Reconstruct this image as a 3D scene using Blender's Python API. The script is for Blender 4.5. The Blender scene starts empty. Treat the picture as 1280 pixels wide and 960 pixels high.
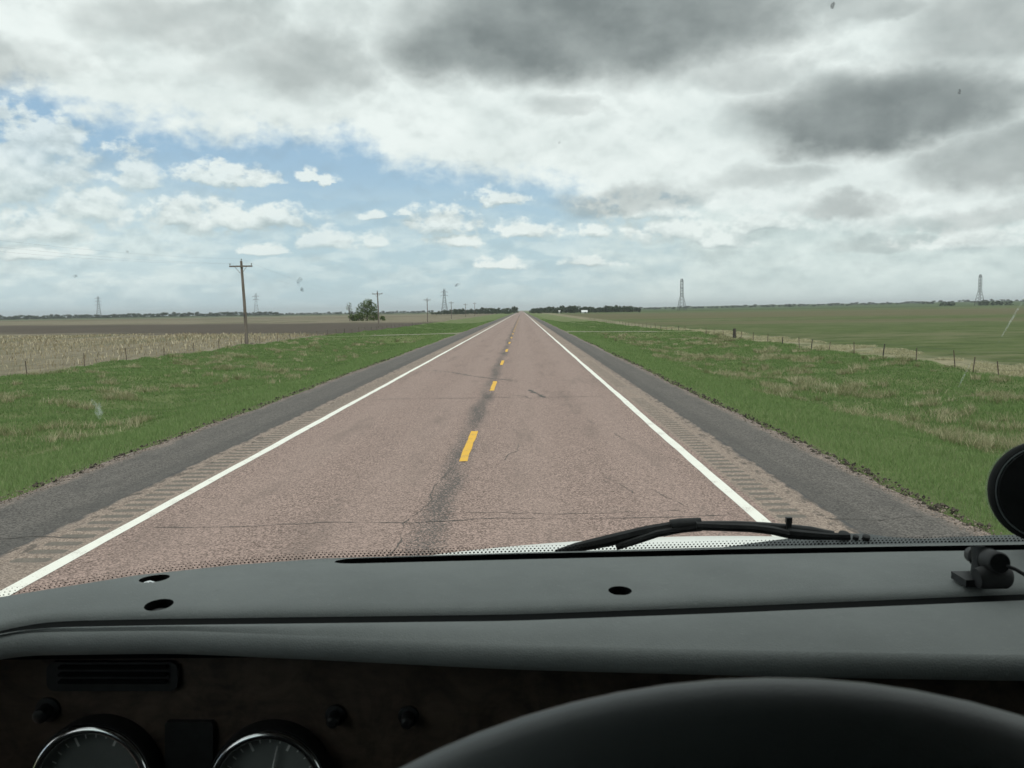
import bpy, math, random
import numpy as np
from mathutils import Vector, Matrix

random.seed(7)
rng = np.random.default_rng(7)
SC = bpy.context.scene
COL = SC.collection

# ------------------------------------------------------------------ camera
F, CX, CZ = 1064.0, 0.885, 2.42            # focal length in photo pixels (1280 wide), eye position in the cab
YAW, PITCH, ROLL = 0.012484, -0.086080, -0.0145


def cam_matrix():
    return (Matrix.Rotation(YAW, 3, 'Z') @ Matrix.Rotation(math.pi / 2 + PITCH, 3, 'X') @ Matrix.Rotation(ROLL, 3, 'Z'))


CM = cam_matrix()
cd = bpy.data.cameras.new("camera")
cam = bpy.data.objects.new("camera", cd)
COL.objects.link(cam)
cam.matrix_world = Matrix.Translation((CX, 0, CZ)) @ CM.to_4x4()
cd.sensor_fit = 'HORIZONTAL'
cd.sensor_width = 36.0
cd.lens = F / 1280.0 * 36.0
cd.clip_start = 0.02
cd.clip_end = 40000.0
cd.dof.use_dof = True
cd.dof.focus_distance = 3.0
cd.dof.aperture_fstop = 22.0
SC.camera = cam


def ray(x, y):
    return CM @ Vector(((x - 640) / F, (480 - y) / F, -1.0))


def at_y(x, y, Y):                           # a photo pixel taken to distance Y ahead
    d = ray(x, y)
    return Vector((CX, 0, CZ)) + d * (Y / d.y)


def az_el(x, y):
    d = ray(x, y).normalized()
    return math.atan2(d.x, d.y), math.asin(d.z)


# ------------------------------------------------------------------ expression builder for shader nodes
class Ex:
    def __init__(s, nt, sock):
        s.nt, s.k = nt, sock

    def m(s, op, *a, clamp=False):
        n = s.nt.nodes.new('ShaderNodeMath')
        n.operation = op
        n.use_clamp = clamp
        for i, v in enumerate((s,) + a):
            if isinstance(v, Ex):
                s.nt.links.new(v.k, n.inputs[i])
            else:
                n.inputs[i].default_value = float(v)
        return Ex(s.nt, n.outputs[0])

    def c(s, v):
        n = s.nt.nodes.new('ShaderNodeValue')
        n.outputs[0].default_value = float(v)
        return Ex(s.nt, n.outputs[0])

    def __add__(s, o): return s.m('ADD', o)
    def __radd__(s, o): return s.m('ADD', o)
    def __sub__(s, o): return s.m('SUBTRACT', o)
    def __rsub__(s, o): return s.c(o).m('SUBTRACT', s)
    def __mul__(s, o): return s.m('MULTIPLY', o)
    def __rmul__(s, o): return s.m('MULTIPLY', o)
    def __truediv__(s, o): return s.m('DIVIDE', o)
    def mx(s, o): return s.m('MAXIMUM', o)
    def mn(s, o): return s.m('MINIMUM', o)
    def ab(s): return s.m('ABSOLUTE')
    def cl(s): return s.m('ADD', 0.0, clamp=True)

    def ss(s, a, b):                          # smoothstep
        n = s.nt.nodes.new('ShaderNodeMapRange')
        n.interpolation_type = 'SMOOTHSTEP'
        s.nt.links.new(s.k, n.inputs[0])
        for i, v in ((1, a), (2, b)):
            n.inputs[i].default_value = v
        if a > b:
            n.inputs[1].default_value, n.inputs[2].default_value = b, a
            n.inputs[3].default_value, n.inputs[4].default_value = 1.0, 0.0
        return Ex(s.nt, n.outputs[0])


def xyz(nt, x, y, z):
    n = nt.nodes.new('ShaderNodeCombineXYZ')
    for i, v in enumerate((x, y, z)):
        if isinstance(v, Ex):
            nt.links.new(v.k, n.inputs[i])
        else:
            n.inputs[i].default_value = float(v)
    return n.outputs[0]


def split(nt, vec):
    n = nt.nodes.new('ShaderNodeSeparateXYZ')
    nt.links.new(vec, n.inputs[0])
    return [Ex(nt, o) for o in n.outputs]


def noise(nt, vec, scale, detail=4.0, rough=0.5, dist=0.0, lac=2.0):
    n = nt.nodes.new('ShaderNodeTexNoise')
    n.inputs['Scale'].default_value = scale
    n.inputs['Detail'].default_value = detail
    n.inputs['Roughness'].default_value = rough
    n.inputs['Lacunarity'].default_value = lac
    n.inputs['Distortion'].default_value = dist
    nt.links.new(vec, n.inputs['Vector'])
    return Ex(nt, n.outputs[0])


def voro(nt, vec, scale, feature='F1', out=0, rand=1.0):
    n = nt.nodes.new('ShaderNodeTexVoronoi')
    n.feature = feature
    n.inputs['Scale'].default_value = scale
    n.inputs['Randomness'].default_value = rand
    nt.links.new(vec, n.inputs['Vector'])
    return Ex(nt, n.outputs[out])


def mixc(nt, f, a, b):
    n = nt.nodes.new('ShaderNodeMix')
    n.data_type = 'RGBA'
    n.clamp_factor = True
    for sock, v in ((n.inputs[0], f), (n.inputs[6], a), (n.inputs[7], b)):
        if isinstance(v, Ex):
            nt.links.new(v.k, sock)
        elif isinstance(v, (tuple, list)):
            sock.default_value = (v[0], v[1], v[2], 1.0)
        elif isinstance(v, (int, float)):
            sock.default_value = v
        else:
            nt.links.new(v, sock)
    return n.outputs[2]


# ------------------------------------------------------------------ world: Nishita sky with a procedural cloud cover
SUN_EL, SUN_AZ = math.radians(56), math.radians(172)        # azimuth clockwise from the driving direction: behind the cab
W = bpy.data.worlds.new("World")
SC.world = W
W.use_nodes = True
nt = W.node_tree
nt.nodes.clear()
out = nt.nodes.new('ShaderNodeOutputWorld')
bg = nt.nodes.new('ShaderNodeBackground')
bg.inputs['Strength'].default_value = 0.1
nt.links.new(bg.outputs[0], out.inputs[0])
sky = nt.nodes.new('ShaderNodeTexSky')
sky.sky_type = 'NISHITA'
sky.sun_disc = False
sky.sun_elevation = SUN_EL
sky.sun_rotation = SUN_AZ
sky.air_density = 1.1
sky.dust_density = 1.6
sky.ozone_density = 1.2
tc = nt.nodes.new('ShaderNodeTexCoord')
D = tc.outputs['Generated']
dx, dy, dz = split(nt, D)
az = dx.m('ARCTAN2', dy) * 57.2958
el = dz.m('ARCSINE') * 57.2958

CUMULUS = [  # photo px: x, y, half width, half height, soft
    (25, 205, 95, 62), (70, 178, 45, 32), (165, 220, 36, 32), (112, 262, 60, 30), (60, 285, 60, 22), (285, 222, 60, 17),
    (395, 223, 34, 7), (222, 270, 48, 26), (285, 275, 62, 23), (350, 275, 52, 17), (470, 268, 24, 8), (510, 267, 14, 6),
    (548, 278, 52, 21), (570, 300, 38, 14), (622, 247, 44, 11), (655, 290, 48, 14), (405, 297, 42, 16), (465, 302, 26, 12),
    (108, 316, 16, 7), (745, 288, 28, 15), (840, 288, 66, 22), (800, 262, 70, 22), (905, 300, 40, 14), (625, 330, 36, 9),
    (960, 280, 50, 18), (30, 318, 46, 12), (735, 328, 40, 8), (335, 312, 30, 8), (1060, 258, 62, 17), (1215, 300, 75, 20)]
DARK = [     # grey undersides: x, y, rx, ry, amount
    (745, 35, 300, 92, 1.1), (630, 62, 180, 62, 0.95), (880, 15, 180, 72, 0.95), (1085, 150, 190, 64, 1.1), (1010, 170, 120, 42, 0.44),
    (1170, 120, 120, 60, 0.44), (1225, 40, 120, 70, 0.56), (1250, 205, 100, 45, 0.64), (935, 88, 110, 45, 0.36), (365, 90, 130, 55, 0.44),
    (225, 30, 120, 50, 0.36), (410, 30, 60, 26, 0.20), (60, 70, 70, 30, 0.16), (800, 248, 100, 22, 0.36), (1060, 258, 75, 18, 0.44),
    (960, 225, 90, 20, 0.28), (1090, 10, 90, 26, 0.40), (1240, 272, 100, 18, 0.32), (1130, 300, 90, 14, 0.24), (710, 135, 60, 22, 0.28),
    (-150, 60, 160, 60, 0.48), (1500, 120, 200, 60, 0.56), (1450, -60, 200, 80, 0.48), (-40, -90, 240, 60, 0.40), (420, -120, 300, 70, 0.56)]


def ell(A, E, px, py, rx, ry, base=None):
    a, e = az_el(px, py)
    k = 57.2958 / F
    u = (A - math.degrees(a)) / (rx * k)
    v = (E - math.degrees(e)) / (ry * k)
    if base:
        v = v.mx(v * -base)                   # flat underside: the lower half is squeezed
    return 1.0 - (u * u + v * v).m('SQRT')


stretch = xyz(nt, dx, dy, dz * 1.5)
n_big = noise(nt, stretch, 5.0, 5, .5)
n_mid = noise(nt, stretch, 15.0, 6, .55)
n_fine = noise(nt, stretch, 52.0, 5, .55)
up = xyz(nt, dx, dy, dz * 1.5 + .016)
n_mid_up = noise(nt, up, 15.0, 4, .5)
n_fine_up = noise(nt, up, 52.0, 4, .55)
rel_soft = (n_mid - n_mid_up) * 2.2
relief = rel_soft + (n_fine - n_fine_up) * 1.5
n_alt = noise(nt, xyz(nt, dx + 3.7, dy, dz * 1.5), 15.0, 6, .58)
# warp of the cloud outlines
wa = (n_mid - .5) * 5.5 + (n_fine - .5) * 1.8
we = (n_alt - .5) * 4.2
shrink = (el * .07).mn(1.0).mx(.16)          # smaller billows towards the horizon
A = az + wa * shrink
E_ = el + we * shrink


def union(lst, AA, EE, base):
    r = None
    for (px, py, rx, ry) in lst:
        v = ell(AA, EE, px, py + ry * .25, rx * 1.04, ry * 1.40, base)
        r = v if r is None else r.mx(v)
    return r


cu = union(CUMULUS, A, E_, 2.4)
cu_hi = union(CUMULUS, A, E_ + .45, 2.4)
n_tiny = noise(nt, stretch, 120.0, 3, .55)
cu_n = cu + (n_fine - .5) * 1.9 + (n_alt - .5) * .8 + (n_tiny - .5) * .6
cu_a = cu_n.ss(-.04, .50)
under = (cu_hi - cu)                          # positive towards the underside of a cloud
cu_light = (.60 - under * 1.5 + relief * .9 - cu.ss(.35, 1.0) * .12).cl()

# upper sheet: lower edge given by a curve over the azimuth
cr = nt.nodes.new('ShaderNodeFloatCurve')
edge = [(-200, 95), (0, 118), (100, 138), (170, 160), (300, 172), (420, 174), (520, 208), (640, 226), (740, 242), (860, 262), (1280, 290), (1500, 300)]
cv = cr.mapping.curves[0]
pts = []
for (x, y) in edge:
    a, e = az_el(x, y)
    pts.append(((math.degrees(a) + 60) / 120.0, math.degrees(e) / 30.0))
while len(cv.points) < len(pts):
    cv.points.new(0.5, 0.5)
for p, (x, y) in zip(cv.points, pts):
    p.location = (x, y)
    p.handle_type = 'AUTO'
cr.mapping.update()
nt.links.new(((az + 60) / 120.0).cl().k, cr.inputs['Value'])
edge_el = Ex(nt, cr.outputs[0]) * 30.0
sheet = (el - edge_el + (n_mid - .5) * 3.4 + (n_fine - .5) * 2.6 + (n_big - .5) * 1.6)
sheet_a = sheet.ss(-.9, 1.2)
veil_r = (az + (n_mid - .5) * 14 + (n_fine - .5) * 5).ss(2.0, 13.0) * (az.ss(150, 110))
veil_l = (az + (n_mid - .5) * 10).ss(-14.0, -26.0) * el.ss(10.0, 7.0) * .45
n_low = noise(nt, xyz(nt, dx, dy, dz * 3.4), 20.0, 6, .55)
low = el.ss(9.0, 3.5) * (n_low - .41).ss(.0, .17)
haze_a = el.ss(9.0, .0) * .66
dark = None
Ad = az + wa * .8 + (n_big - .5) * 9
Ed = el + we * .55 + (n_big - .5) * 3.5
for (px, py, rx, ry, am) in DARK:
    v = ell(Ad, Ed, px, py, rx, ry, 1.3).ss(-.10, .62) * am
    dark = v if dark is None else dark.mx(v)
back = el.ss(18, 30) * (n_big.ss(.42, .66)) * .7           # the same broken cover goes on overhead and behind
dark = (dark.mx(back) * (1.0 + (n_mid - .5) * .75 + (n_alt - .5) * .55 + (n_fine - .5) * .22) - rel_soft * .2 - relief * .05).mx(0.0)
dark = (dark * 1.42) / (dark * .50 + 1.0)

K = 10.0                                                    # Background strength is 0.1


def k3(r, g, b): return (r * K, g * K, b * K)


blue = mixc(nt, el.ss(1.0, 16.0), k3(.52, .70, .83), k3(.35, .545, .78))
clear = mixc(nt, .72, sky.outputs[0], blue)
c0 = mixc(nt, haze_a, clear, k3(.60, .74, .78))
c1 = mixc(nt, (veil_l + low * .55).cl(), c0, mixc(nt, (.62 + relief * .9).cl(), k3(.62, .73, .76), k3(.84, .92, .92)))
c2 = mixc(nt, veil_r * (.93), c1, mixc(nt, (.56 + relief * .35 + (n_alt - .5) * 1.3 + (n_low - .5) * 1.0 * el.ss(11, 5)).cl(), k3(.55, .64, .64), k3(.86, .93, .91)))
c3 = mixc(nt, cu_a * (.84 + (n_big - .5) * .9 - under.ss(.1, .5) * .3).cl(), c2, mixc(nt, cu_light, k3(.52, .60, .61), k3(.93, .97, .955)))
sh_w = mixc(nt, (.80 + rel_soft * .5 + (n_big - .5) * 1.2 + (n_alt - .5) * .7).cl(), k3(.62, .69, .69), k3(.93, .97, .96))
c4 = mixc(nt, sheet_a, c3, sh_w)
c5 = mixc(nt, (dark * .92).cl(), c4, k3(.225, .252, .257))
c6 = mixc(nt, el.ss(2.6, -.2) * .6, c5, mixc(nt, az.ss(-25, 12), k3(.55, .70, .77), k3(.76, .85, .84)))
below = mixc(nt, el.ss(-.3, -2.0), c6, k3(.12, .14, .08))
nt.links.new(below, bg.inputs['Color'])

sd = bpy.data.lights.new("sun", 'SUN')
sd.energy = 2.2
sd.angle = math.radians(2.0)
sd.color = (1.0, .955, .88)
sun = bpy.data.objects.new("sun", sd)
COL.objects.link(sun)
sv = Vector((math.sin(SUN_AZ) * math.cos(SUN_EL), math.cos(SUN_AZ) * math.cos(SUN_EL), math.sin(SUN_EL)))
sun.rotation_euler = sv.to_track_quat('Z', 'Y').to_euler()

SC.view_settings.view_transform = 'Standard'
SC.view_settings.look = 'None'
SC.view_settings.exposure = 0.0
SC.view_settings.gamma = 1.0
SC.view_settings.use_curve_mapping = False
SC.render.engine = 'CYCLES'
SC.cycles.use_denoising = True
SC.cycles.max_bounces = 8
SC.cycles.transparent_max_bounces = 16
SC.cycles.use_adaptive_sampling = True
SC.cycles.adaptive_threshold = 0.01


# ------------------------------------------------------------------ materials
def material(name, color=(.5, .5, .5), rough=.6, metal=0.0, spec=.5):
    m = bpy.data.materials.new(name)
    m.use_nodes = True
    b = m.node_tree.nodes['Principled BSDF']
    b.inputs['Base Color'].default_value = (*color, 1)
    b.inputs['Roughness'].default_value = rough
    b.inputs['Metallic'].default_value = metal
    b.inputs['Specular IOR Level'].default_value = spec
    return m, m.node_tree, b


def pos(nt):
    g = nt.nodes.new('ShaderNodeNewGeometry')
    return g.outputs['Position']


def objco(nt):
    g = nt.nodes.new('ShaderNodeTexCoord')
    return g.outputs['Object']


def bump(nt, b, h, strength, dist):
    n = nt.nodes.new('ShaderNodeBump')
    n.inputs['Strength'].default_value = strength
    n.inputs['Distance'].default_value = dist
    nt.links.new(h.k, n.inputs['Height'])
    nt.links.new(n.outputs[0], b.inputs['Normal'])


def scaled(nt, vec, sx, sy, sz):
    n = nt.nodes.new('ShaderNodeVectorMath')
    n.operation = 'MULTIPLY'
    nt.links.new(vec, n.inputs[0])
    n.inputs[1].default_value = (sx, sy, sz)
    return n.outputs[0]


def mottled(name, c1, c2, scale, rough=.7, detail=6, bump_s=0.0, bump_d=.01, metal=0.0, spec=.5, stretch=(1, 1, 1), lo=.35, hi=.65):
    m, t, b = material(name, c1, rough, metal, spec)
    p = scaled(t, objco(t), *stretch)
    n = noise(t, p, scale, detail, .6)
    t.links.new(mixc(t, n.ss(lo, hi), c1, c2), b.inputs['Base Color'])
    if bump_s:
        bump(t, b, n, bump_s, bump_d)
    return m


MAT = {}
# pink quartzite chip-seal carriageway
m, t, b = material('pink_asphalt', rough=.9, spec=.25)
p = pos(t)
X, Y, Z = split(t, p)
grain = voro(t, p, 62.0, 'F1', 1)            # colour of each stone chip
gr, gg, gb = split(t, grain.k)
fine = noise(t, p, 150.0, 3, .6)
lump = noise(t, p, 34.0, 4, .65)
tone = noise(t, scaled(t, p, 1, .12, 1), 1.6, 6, .6)
patch = noise(t, p, .55, 5, .6)
streak = noise(t, scaled(t, p, 1, .04, 1), 5.0, 4, .6)
chip = (gr * .55 + fine * .35 + lump * .5)
colr = mixc(t, chip.ss(.42, .96), (.110, .081, .071), (.400, .296, .262))
path = ((X - 1.0).ab().ss(.65, .15)).mx((X - 2.75).ab().ss(.65, .15)).mx((X + 1.0).ab().ss(.65, .15)).mx((X + 2.75).ab().ss(.65, .15))
colr = mixc(t, (path * (.25 + tone * .7)) * .34, colr, (.335, .255, .227))
colr = mixc(t, (tone.ss(.50, .72)) * .42, colr, (.15, .115, .10))
colr = mixc(t, patch.ss(.55, .75) * .22, colr, (.33, .255, .225))
# worn centre joint: dark, pitted, wandering
wander = (noise(t, scaled(t, p, 0, .09, 0), 1.0, 3, .6) - .5) * .6
cj = (X + .17 + wander * .8).ab()
pit = (noise(t, scaled(t, p, 1, .55, 1), 22.0, 6, .8) * .8 + lump * .35 + (tone - .5) * .5)
band = cj.ss(.34, .02) * (.35 + (noise(t, scaled(t, p, 1, .25, 1), 1.3, 4, .6) - .3) * 1.6).cl()
colr = mixc(t, (band * .95 + (pit - .62) * 1.3 - gb * .85).ss(-.02, .06) * .85, colr, mixc(t, fine, (.045, .044, .043), (.115, .110, .106)))
# dark seam specks in the wheel tracks
tr = ((X + 1.55 + wander).ab().ss(.30, .05)).mx((X - 2.05 + wander).ab().ss(.26, .05)).mx((X - 3.0 - wander).ab().ss(.16, .03))
colr = mixc(t, tr * (noise(t, scaled(t, p, 1, .5, 1), 5.0, 6, .75).ss(.56, .68)) * .6, colr, (.085, .075, .068))
t.links.new(colr, b.inputs['Base Color'])
bump(t, b, chip, .5, .004)
MAT['pink'] = m

# strip outside the edge line: paler, sandier pink
m, t, b = material('sandy_asphalt', rough=.92, spec=.2)
p = pos(t)
X, Y, Z = split(t, p)
grain = voro(t, p, 62.0, 'F1', 1)
gr, gg, gb = split(t, grain.k)
fine = noise(t, p, 120.0, 3, .6)
mott = noise(t, scaled(t, p, 1, .4, 1), 3.0, 6, .7)
colr = mixc(t, (gr * .6 + fine * .7).ss(.3, 1.0), (.15, .118, .098), (.37, .30, .255))
colr = mixc(t, mott.ss(.48, .72) * .5, colr, (.20, .175, .155))
colr = mixc(t, (Z.ss(-.002, -.010) * (.62 + mott * .5)).cl(), colr, mixc(t, fine, (.075, .070, .064), (.20, .185, .165)))  # grooves: darker milled asphalt, with shade painted in to deepen them
# transition into the black shoulder with a ragged edge
ragged = (X.ab() + (noise(t, scaled(t, p, 1, .5, 1), 4.0, 6, .65) - .5) * .34)
colr = mixc(t, ragged.ss(4.40, 4.50), colr, (.075, .075, .076))
colr = mixc(t, (X.ab() + (mott - .5) * .5).ss(4.22, 4.30) * (noise(t, scaled(t, p, 1, .3, 1), 9.0, 6, .7).ss(.5, .6)) * .8, colr, (.085, .075, .068))
t.links.new(colr, b.inputs['Base Color'])
bump(t, b, gr + fine, .5, .004)
MAT['sandy'] = m

# black shoulder
m, t, b = material('dark_asphalt', rough=.9, spec=.25)
p = pos(t)
X, Y, Z = split(t, p)
fine = noise(t, p, 110.0, 4, .65)
lon = noise(t, scaled(t, p, 1, .06, 1), 4.5, 6, .62)
mott = noise(t, p, 1.2, 7, .68)
sp = split(t, voro(t, p, 55.0, 'F1', 1).k)[0]
colr = mixc(t, (fine * .55 + sp * .45 + lon * .15).ss(.30, .85), (.052, .048, .045), (.172, .158, .146))
colr = mixc(t, lon.ss(.54, .70) * .35, colr, (.165, .152, .140))
colr = mixc(t, mott.ss(.50, .72) * .45, colr, (.060, .058, .056))
colr = mixc(t, (X.ab() + (mott - .5) * .3).ss(4.95, 4.70) * .35, colr, (.062, .060, .058))
# dusty gravel along the outer edge
edge_l = (X * -1.0 + (noise(t, scaled(t, p, 1, .3, 1), 3.0, 6, .7) - .5) * .9).ss(5.75, 6.1)
edge_r = (X + (noise(t, scaled(t, p, 1, .3, 1), 3.0, 6, .7) - .5) * .7).ss(5.5, 5.75)
stones = split(t, voro(t, p, 34.0, 'F1', 1).k)[0]
colr = mixc(t, edge_l.mx(edge_r) * (.35 + stones * .6), colr, mixc(t, stones, (.10, .08, .07), (.34, .27, .23)))
t.links.new(colr, b.inputs['Base Color'])
bump(t, b, fine + stones * .4, .5, .006)
MAT['shoulder'] = m


def paint(name, c, worn):
    m, t, b = material(name, c, .7, spec=.3)
    p = pos(t)
    n = noise(t, p, 55.0, 6, .7)
    w = noise(t, p, 3.0, 4, .6)
    t.links.new(mixc(t, (n * .8 + w * .5).ss(.68, .82) * .7, c, worn), b.inputs['Base Color'])
    bump(t, b, noise(t, p, 90.0, 3, .6), .4, .003)
    return m


MAT['white_line'] = paint('white_road_paint', (.78, .78, .72), (.34, .29, .26))
MAT['yellow_line'] = paint('yellow_road_paint', (.72, .42, .055), (.22, .18, .14))
MAT['tar'] = mottled('tar_seal', (.050, .046, .043), (.11, .095, .085), 25.0, .75)

# verge: grass soil colour in patches
m, t, b = material('verge_turf', rough=.95, spec=.15)
p = pos(t)
X, Y, Z = split(t, p)
n1 = noise(t, p, .35, 7, .62)
n2 = noise(t, scaled(t, p, 1, .45, 1), 1.7, 6, .65)
n3 = noise(t, p, 9.0, 5, .7)
g = mixc(t, (n1 * .6 + n3 * .5).ss(.3, .8), (.085, .120, .044), (.145, .185, .072))
far_out = (X.ab() + (n1 - .5) * 5).ss(8.6, 10.6)
dry = (n2 * .75 + n1 * .35 + n3 * .2 + (X.ss(-3, 3)) * .06).ss(.60, .80) * far_out
g = mixc(t, dry * .45, g, (.215, .205, .120))
g = mixc(t, (n3.ss(.60, .75)) * .25, g, (.035, .055, .02))
t.links.new(g, b.inputs['Base Color'])
bump(t, b, n3 + n2, .8, .08)
MAT['verge'] = m

# stubble field on the left
m, t, b = material('stubble_soil', rough=.95, spec=.1)
p = pos(t)
X, Y, Z = split(t, p)
n1 = noise(t, scaled(t, p, .35, .06, 1), .22, 6, .6)
n2 = noise(t, scaled(t, p, 2.2, .25, 1), .9, 6, .7)
n3 = noise(t, p, 6.0, 6, .75)
c = mixc(t, (n2 * .6 + n3 * .5).ss(.35, .75), (.118, .102, .070), (.262, .235, .172))
c = mixc(t, n1.ss(.48, .62) * .55, c, (.085, .098, .048))
near_b = Y - (X * -1.0 - 24.0) * .62          # slanting near edge of the ploughed strip
far_b = Y - (X * -1.0 - 24.0) * .50
wob = (noise(t, scaled(t, p, .4, .4, .4), .12, 5, .6) - .5) * 80
pl = (near_b + wob).ss(106, 128) * (far_b + wob).ss(280, 225)
cp = mixc(t, n3, (.046, .038, .033), (.098, .081, .068))
c = mixc(t, (pl * (.86 + (n2 - .5) * .9 + (n3 - .5) * .4)).cl(), c, cp)
band2 = (Y + wob * 3).ss(560, 600) * (Y + wob * 3).ss(800, 760)
c = mixc(t, band2 * .5, c, (.12, .10, .06))
c = mixc(t, (Y + wob * 3).ss(1050, 1150) * .8, c, (.07, .095, .045))
t.links.new(c, b.inputs['Base Color'])
bump(t, b, n3, .7, .05)
MAT['stubble'] = m

# green and tan field on the right
m, t, b = material('pasture_soil', rough=.95, spec=.1)
p = pos(t)
X, Y, Z = split(t, p)
n1 = noise(t, scaled(t, p, .25, 1, 1), .035, 6, .6)
n2 = noise(t, scaled(t, p, .5, 1, 1), .4, 6, .65)
n3 = noise(t, p, 4.0, 6, .72)
n4 = noise(t, scaled(t, p, .22, 1, 1), 1.1, 6, .7)
c = mixc(t, (n2 * .4 + n3 * .35 + n4 * .4).ss(.38, .72), (.047, .070, .024), (.098, .130, .046))
c = mixc(t, (n2 * .6 + n1 * .7).ss(.58, .82) * .6, c, (.175, .158, .100))
c = mixc(t, n4.ss(.58, .70) * .45, c, (.050, .062, .026))
depth = Y + X * .12 + (noise(t, scaled(t, p, .5, 1, 1), .02, 5, .6) - .5) * 60
b1 = depth.ss(150, 175) * depth.ss(215, 195)
b2 = depth.ss(255, 290) * depth.ss(700, 560)
b3 = depth.ss(880, 960)
c = mixc(t, b1 * .50, c, (.130, .112, .070))
c = mixc(t, b2 * .62, c, (.130, .110, .068))
c = mixc(t, b3 * .85, c, (.055, .085, .030))
strip = (X + (n2 - .5) * 4.5).ss(19.8, 21.2) * (X + (n2 - .5) * 5.0 - Y * .010).ss(25.0, 22.5)
c = mixc(t, strip * ((n2 - .36) * 3.2 + n3 * .3).cl() * .8, c, (.32, .285, .20))
t.links.new(c, b.inputs['Base Color'])
bump(t, b, n3 + n2, .7, .06)
MAT['pasture'] = m
MAT['gravel'] = mottled('driveway_gravel', (.12, .125, .07), (.20, .20, .125), 3.0, .95, 8)


def leafy(name, cols, rough=.75, trans=.0):
    """foliage whose tint varies blade by blade through a colour attribute"""
    m, t, b = material(name, rough=rough, spec=.2)
    a = t.nodes.new('ShaderNodeAttribute')
    a.attribute_name = 'tint'
    v = Ex(t, a.outputs['Fac'])
    c = mixc(t, v.ss(0, .5), cols[0], cols[1])
    c = mixc(t, v.ss(.5, 1), c, cols[2])
    t.links.new(c, b.inputs['Base Color'])
    if trans:                                 # light passes through thin leaves
        tr_ = t.nodes.new('ShaderNodeBsdfTranslucent')
        t.links.new(c, tr_.inputs[0])
        mx_ = t.nodes.new('ShaderNodeMixShader')
        mx_.inputs[0].default_value = trans
        t.links.new(b.outputs[0], mx_.inputs[1])
        t.links.new(tr_.outputs[0], mx_.inputs[2])
        t.links.new(mx_.outputs[0], t.nodes['Material Output'].inputs[0])
    return m


MAT['grass'] = leafy('grass_blade', ((.105, .172, .060), (.182, .270, .100), (.285, .335, .165)), trans=.45)
MAT['dry_grass'] = leafy('dry_grass_blade', ((.180, .205, .090), (.335, .325, .190), (.53, .49, .34)), trans=.4)
MAT['stalk'] = leafy('maize_stalk', ((.17, .14, .085), (.35, .30, .20), (.58, .52, .38)), trans=.2)
MAT['leaf'] = leafy('tree_leaf', ((.065, .10, .034), (.115, .170, .050), (.18, .235, .078)), trans=.4)
MAT['leaf_far'] = leafy('far_tree_leaf', ((.045, .066, .042), (.068, .095, .056), (.10, .13, .072)), trans=.35)
MAT['bark'] = mottled('bark', (.05, .042, .035), (.12, .10, .085), 8.0, .9)
MAT['pole_wood'] = mottled('weathered_pole_wood', (.095, .078, .064), (.19, .165, .14), 3.0, .85, 6, stretch=(6, 6, .3))
MAT['post_wood'] = mottled('fence_post_wood', (.030, .026, .023), (.075, .065, .056), 9.0, .9, stretch=(3, 3, .4))
MAT['post_steel'] = mottled('fence_post_steel', (.035, .030, .028), (.10, .065, .045), 14.0, .7)
MAT['steel'] = mottled('galvanised_steel', (.045, .050, .052), (.085, .090, .092), .4, .6, metal=.2)
MAT['wire'] = material('wire', (.10, .10, .10), .5, .6)[0]
MAT['insulator'] = material('glass_insulator', (.20, .22, .20), .25)[0]
MAT['shed_white'] = mottled('white_metal_siding', (.70, .70, .68), (.82, .82, .80), 2.0, .5)
MAT['shed_roof'] = mottled('pale_metal_roof', (.62, .64, .65), (.76, .78, .78), 2.0, .45)
MAT['shed_dark'] = material('shed_opening', (.03, .03, .03), .8)[0]

# truck
m, t, b = material('grey_dash_plastic', (.27, .30, .29), .62, spec=.45)
p = pos(t)
gn = voro(t, p, 640.0, 'F1', 0)
dn = noise(t, p, 6.0, 6, .65)
dust = noise(t, p, 260.0, 4, .7)
c = mixc(t, dn.ss(.3, .7), (.208, .224, .216), (.264, .280, .271))
c = mixc(t, dust.ss(.58, .74) * .4, c, (.38, .39, .37))
scuff = noise(t, scaled(t, p, 1, 3.5, 1), 28.0, 5, .7)
c = mixc(t, scuff.ss(.60, .72) * .35, c, (.33, .345, .335))
c = mixc(t, noise(t, p, 45.0, 6, .75).ss(.62, .75) * .3, c, (.15, .165, .16))
t.links.new(c, b.inputs['Base Color'])
bump(t, b, gn, .35, .0009)
MAT['dash'] = m
MAT['black_plastic'] = mottled('black_plastic', (.012, .013, .013), (.022, .023, .023), 60.0, .5, spec=.4)
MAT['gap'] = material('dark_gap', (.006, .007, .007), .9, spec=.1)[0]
m, t, b = material('burl_wood_fascia', rough=.55, spec=.3)
p = pos(t)
n = noise(t, p, 16.0, 8, .65, 1.8)
n2 = noise(t, scaled(t, p, 1, 1, 2.6), 40.0, 6, .7, .6)
c = mixc(t, (n * .7 + n2 * .4).ss(.35, .75), (.042, .031, .024), (.115, .085, .062))
t.links.new(c, b.inputs['Base Color'])
MAT['fascia'] = m
MAT['matt_black'] = mottled('matt_black_plastic', (.006, .007, .007), (.010, .011, .011), 60.0, .75, spec=.25)
MAT['rubber'] = mottled('black_rubber', (.012, .012, .012), (.028, .028, .028), 40.0, .6)
m, t, b = material('steering_rim_leather', (.075, .082, .083), .42, spec=.5)
bump(t, b, voro(t, pos(t), 1400.0), .2, .0004)
MAT['rim'] = m
MAT['chrome'] = material('chrome', (.80, .82, .82), .16, 1.0)[0]
MAT['dial'] = mottled('dial_face', (.20, .222, .214), (.27, .292, .284), 9.0, .35)
MAT['tick'] = material('dial_marking', (.80, .82, .80), .6)[0]
MAT['hood'] = mottled('white_hood_paint', (.72, .74, .71), (.78, .79, .76), 3.0, .32)
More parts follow.
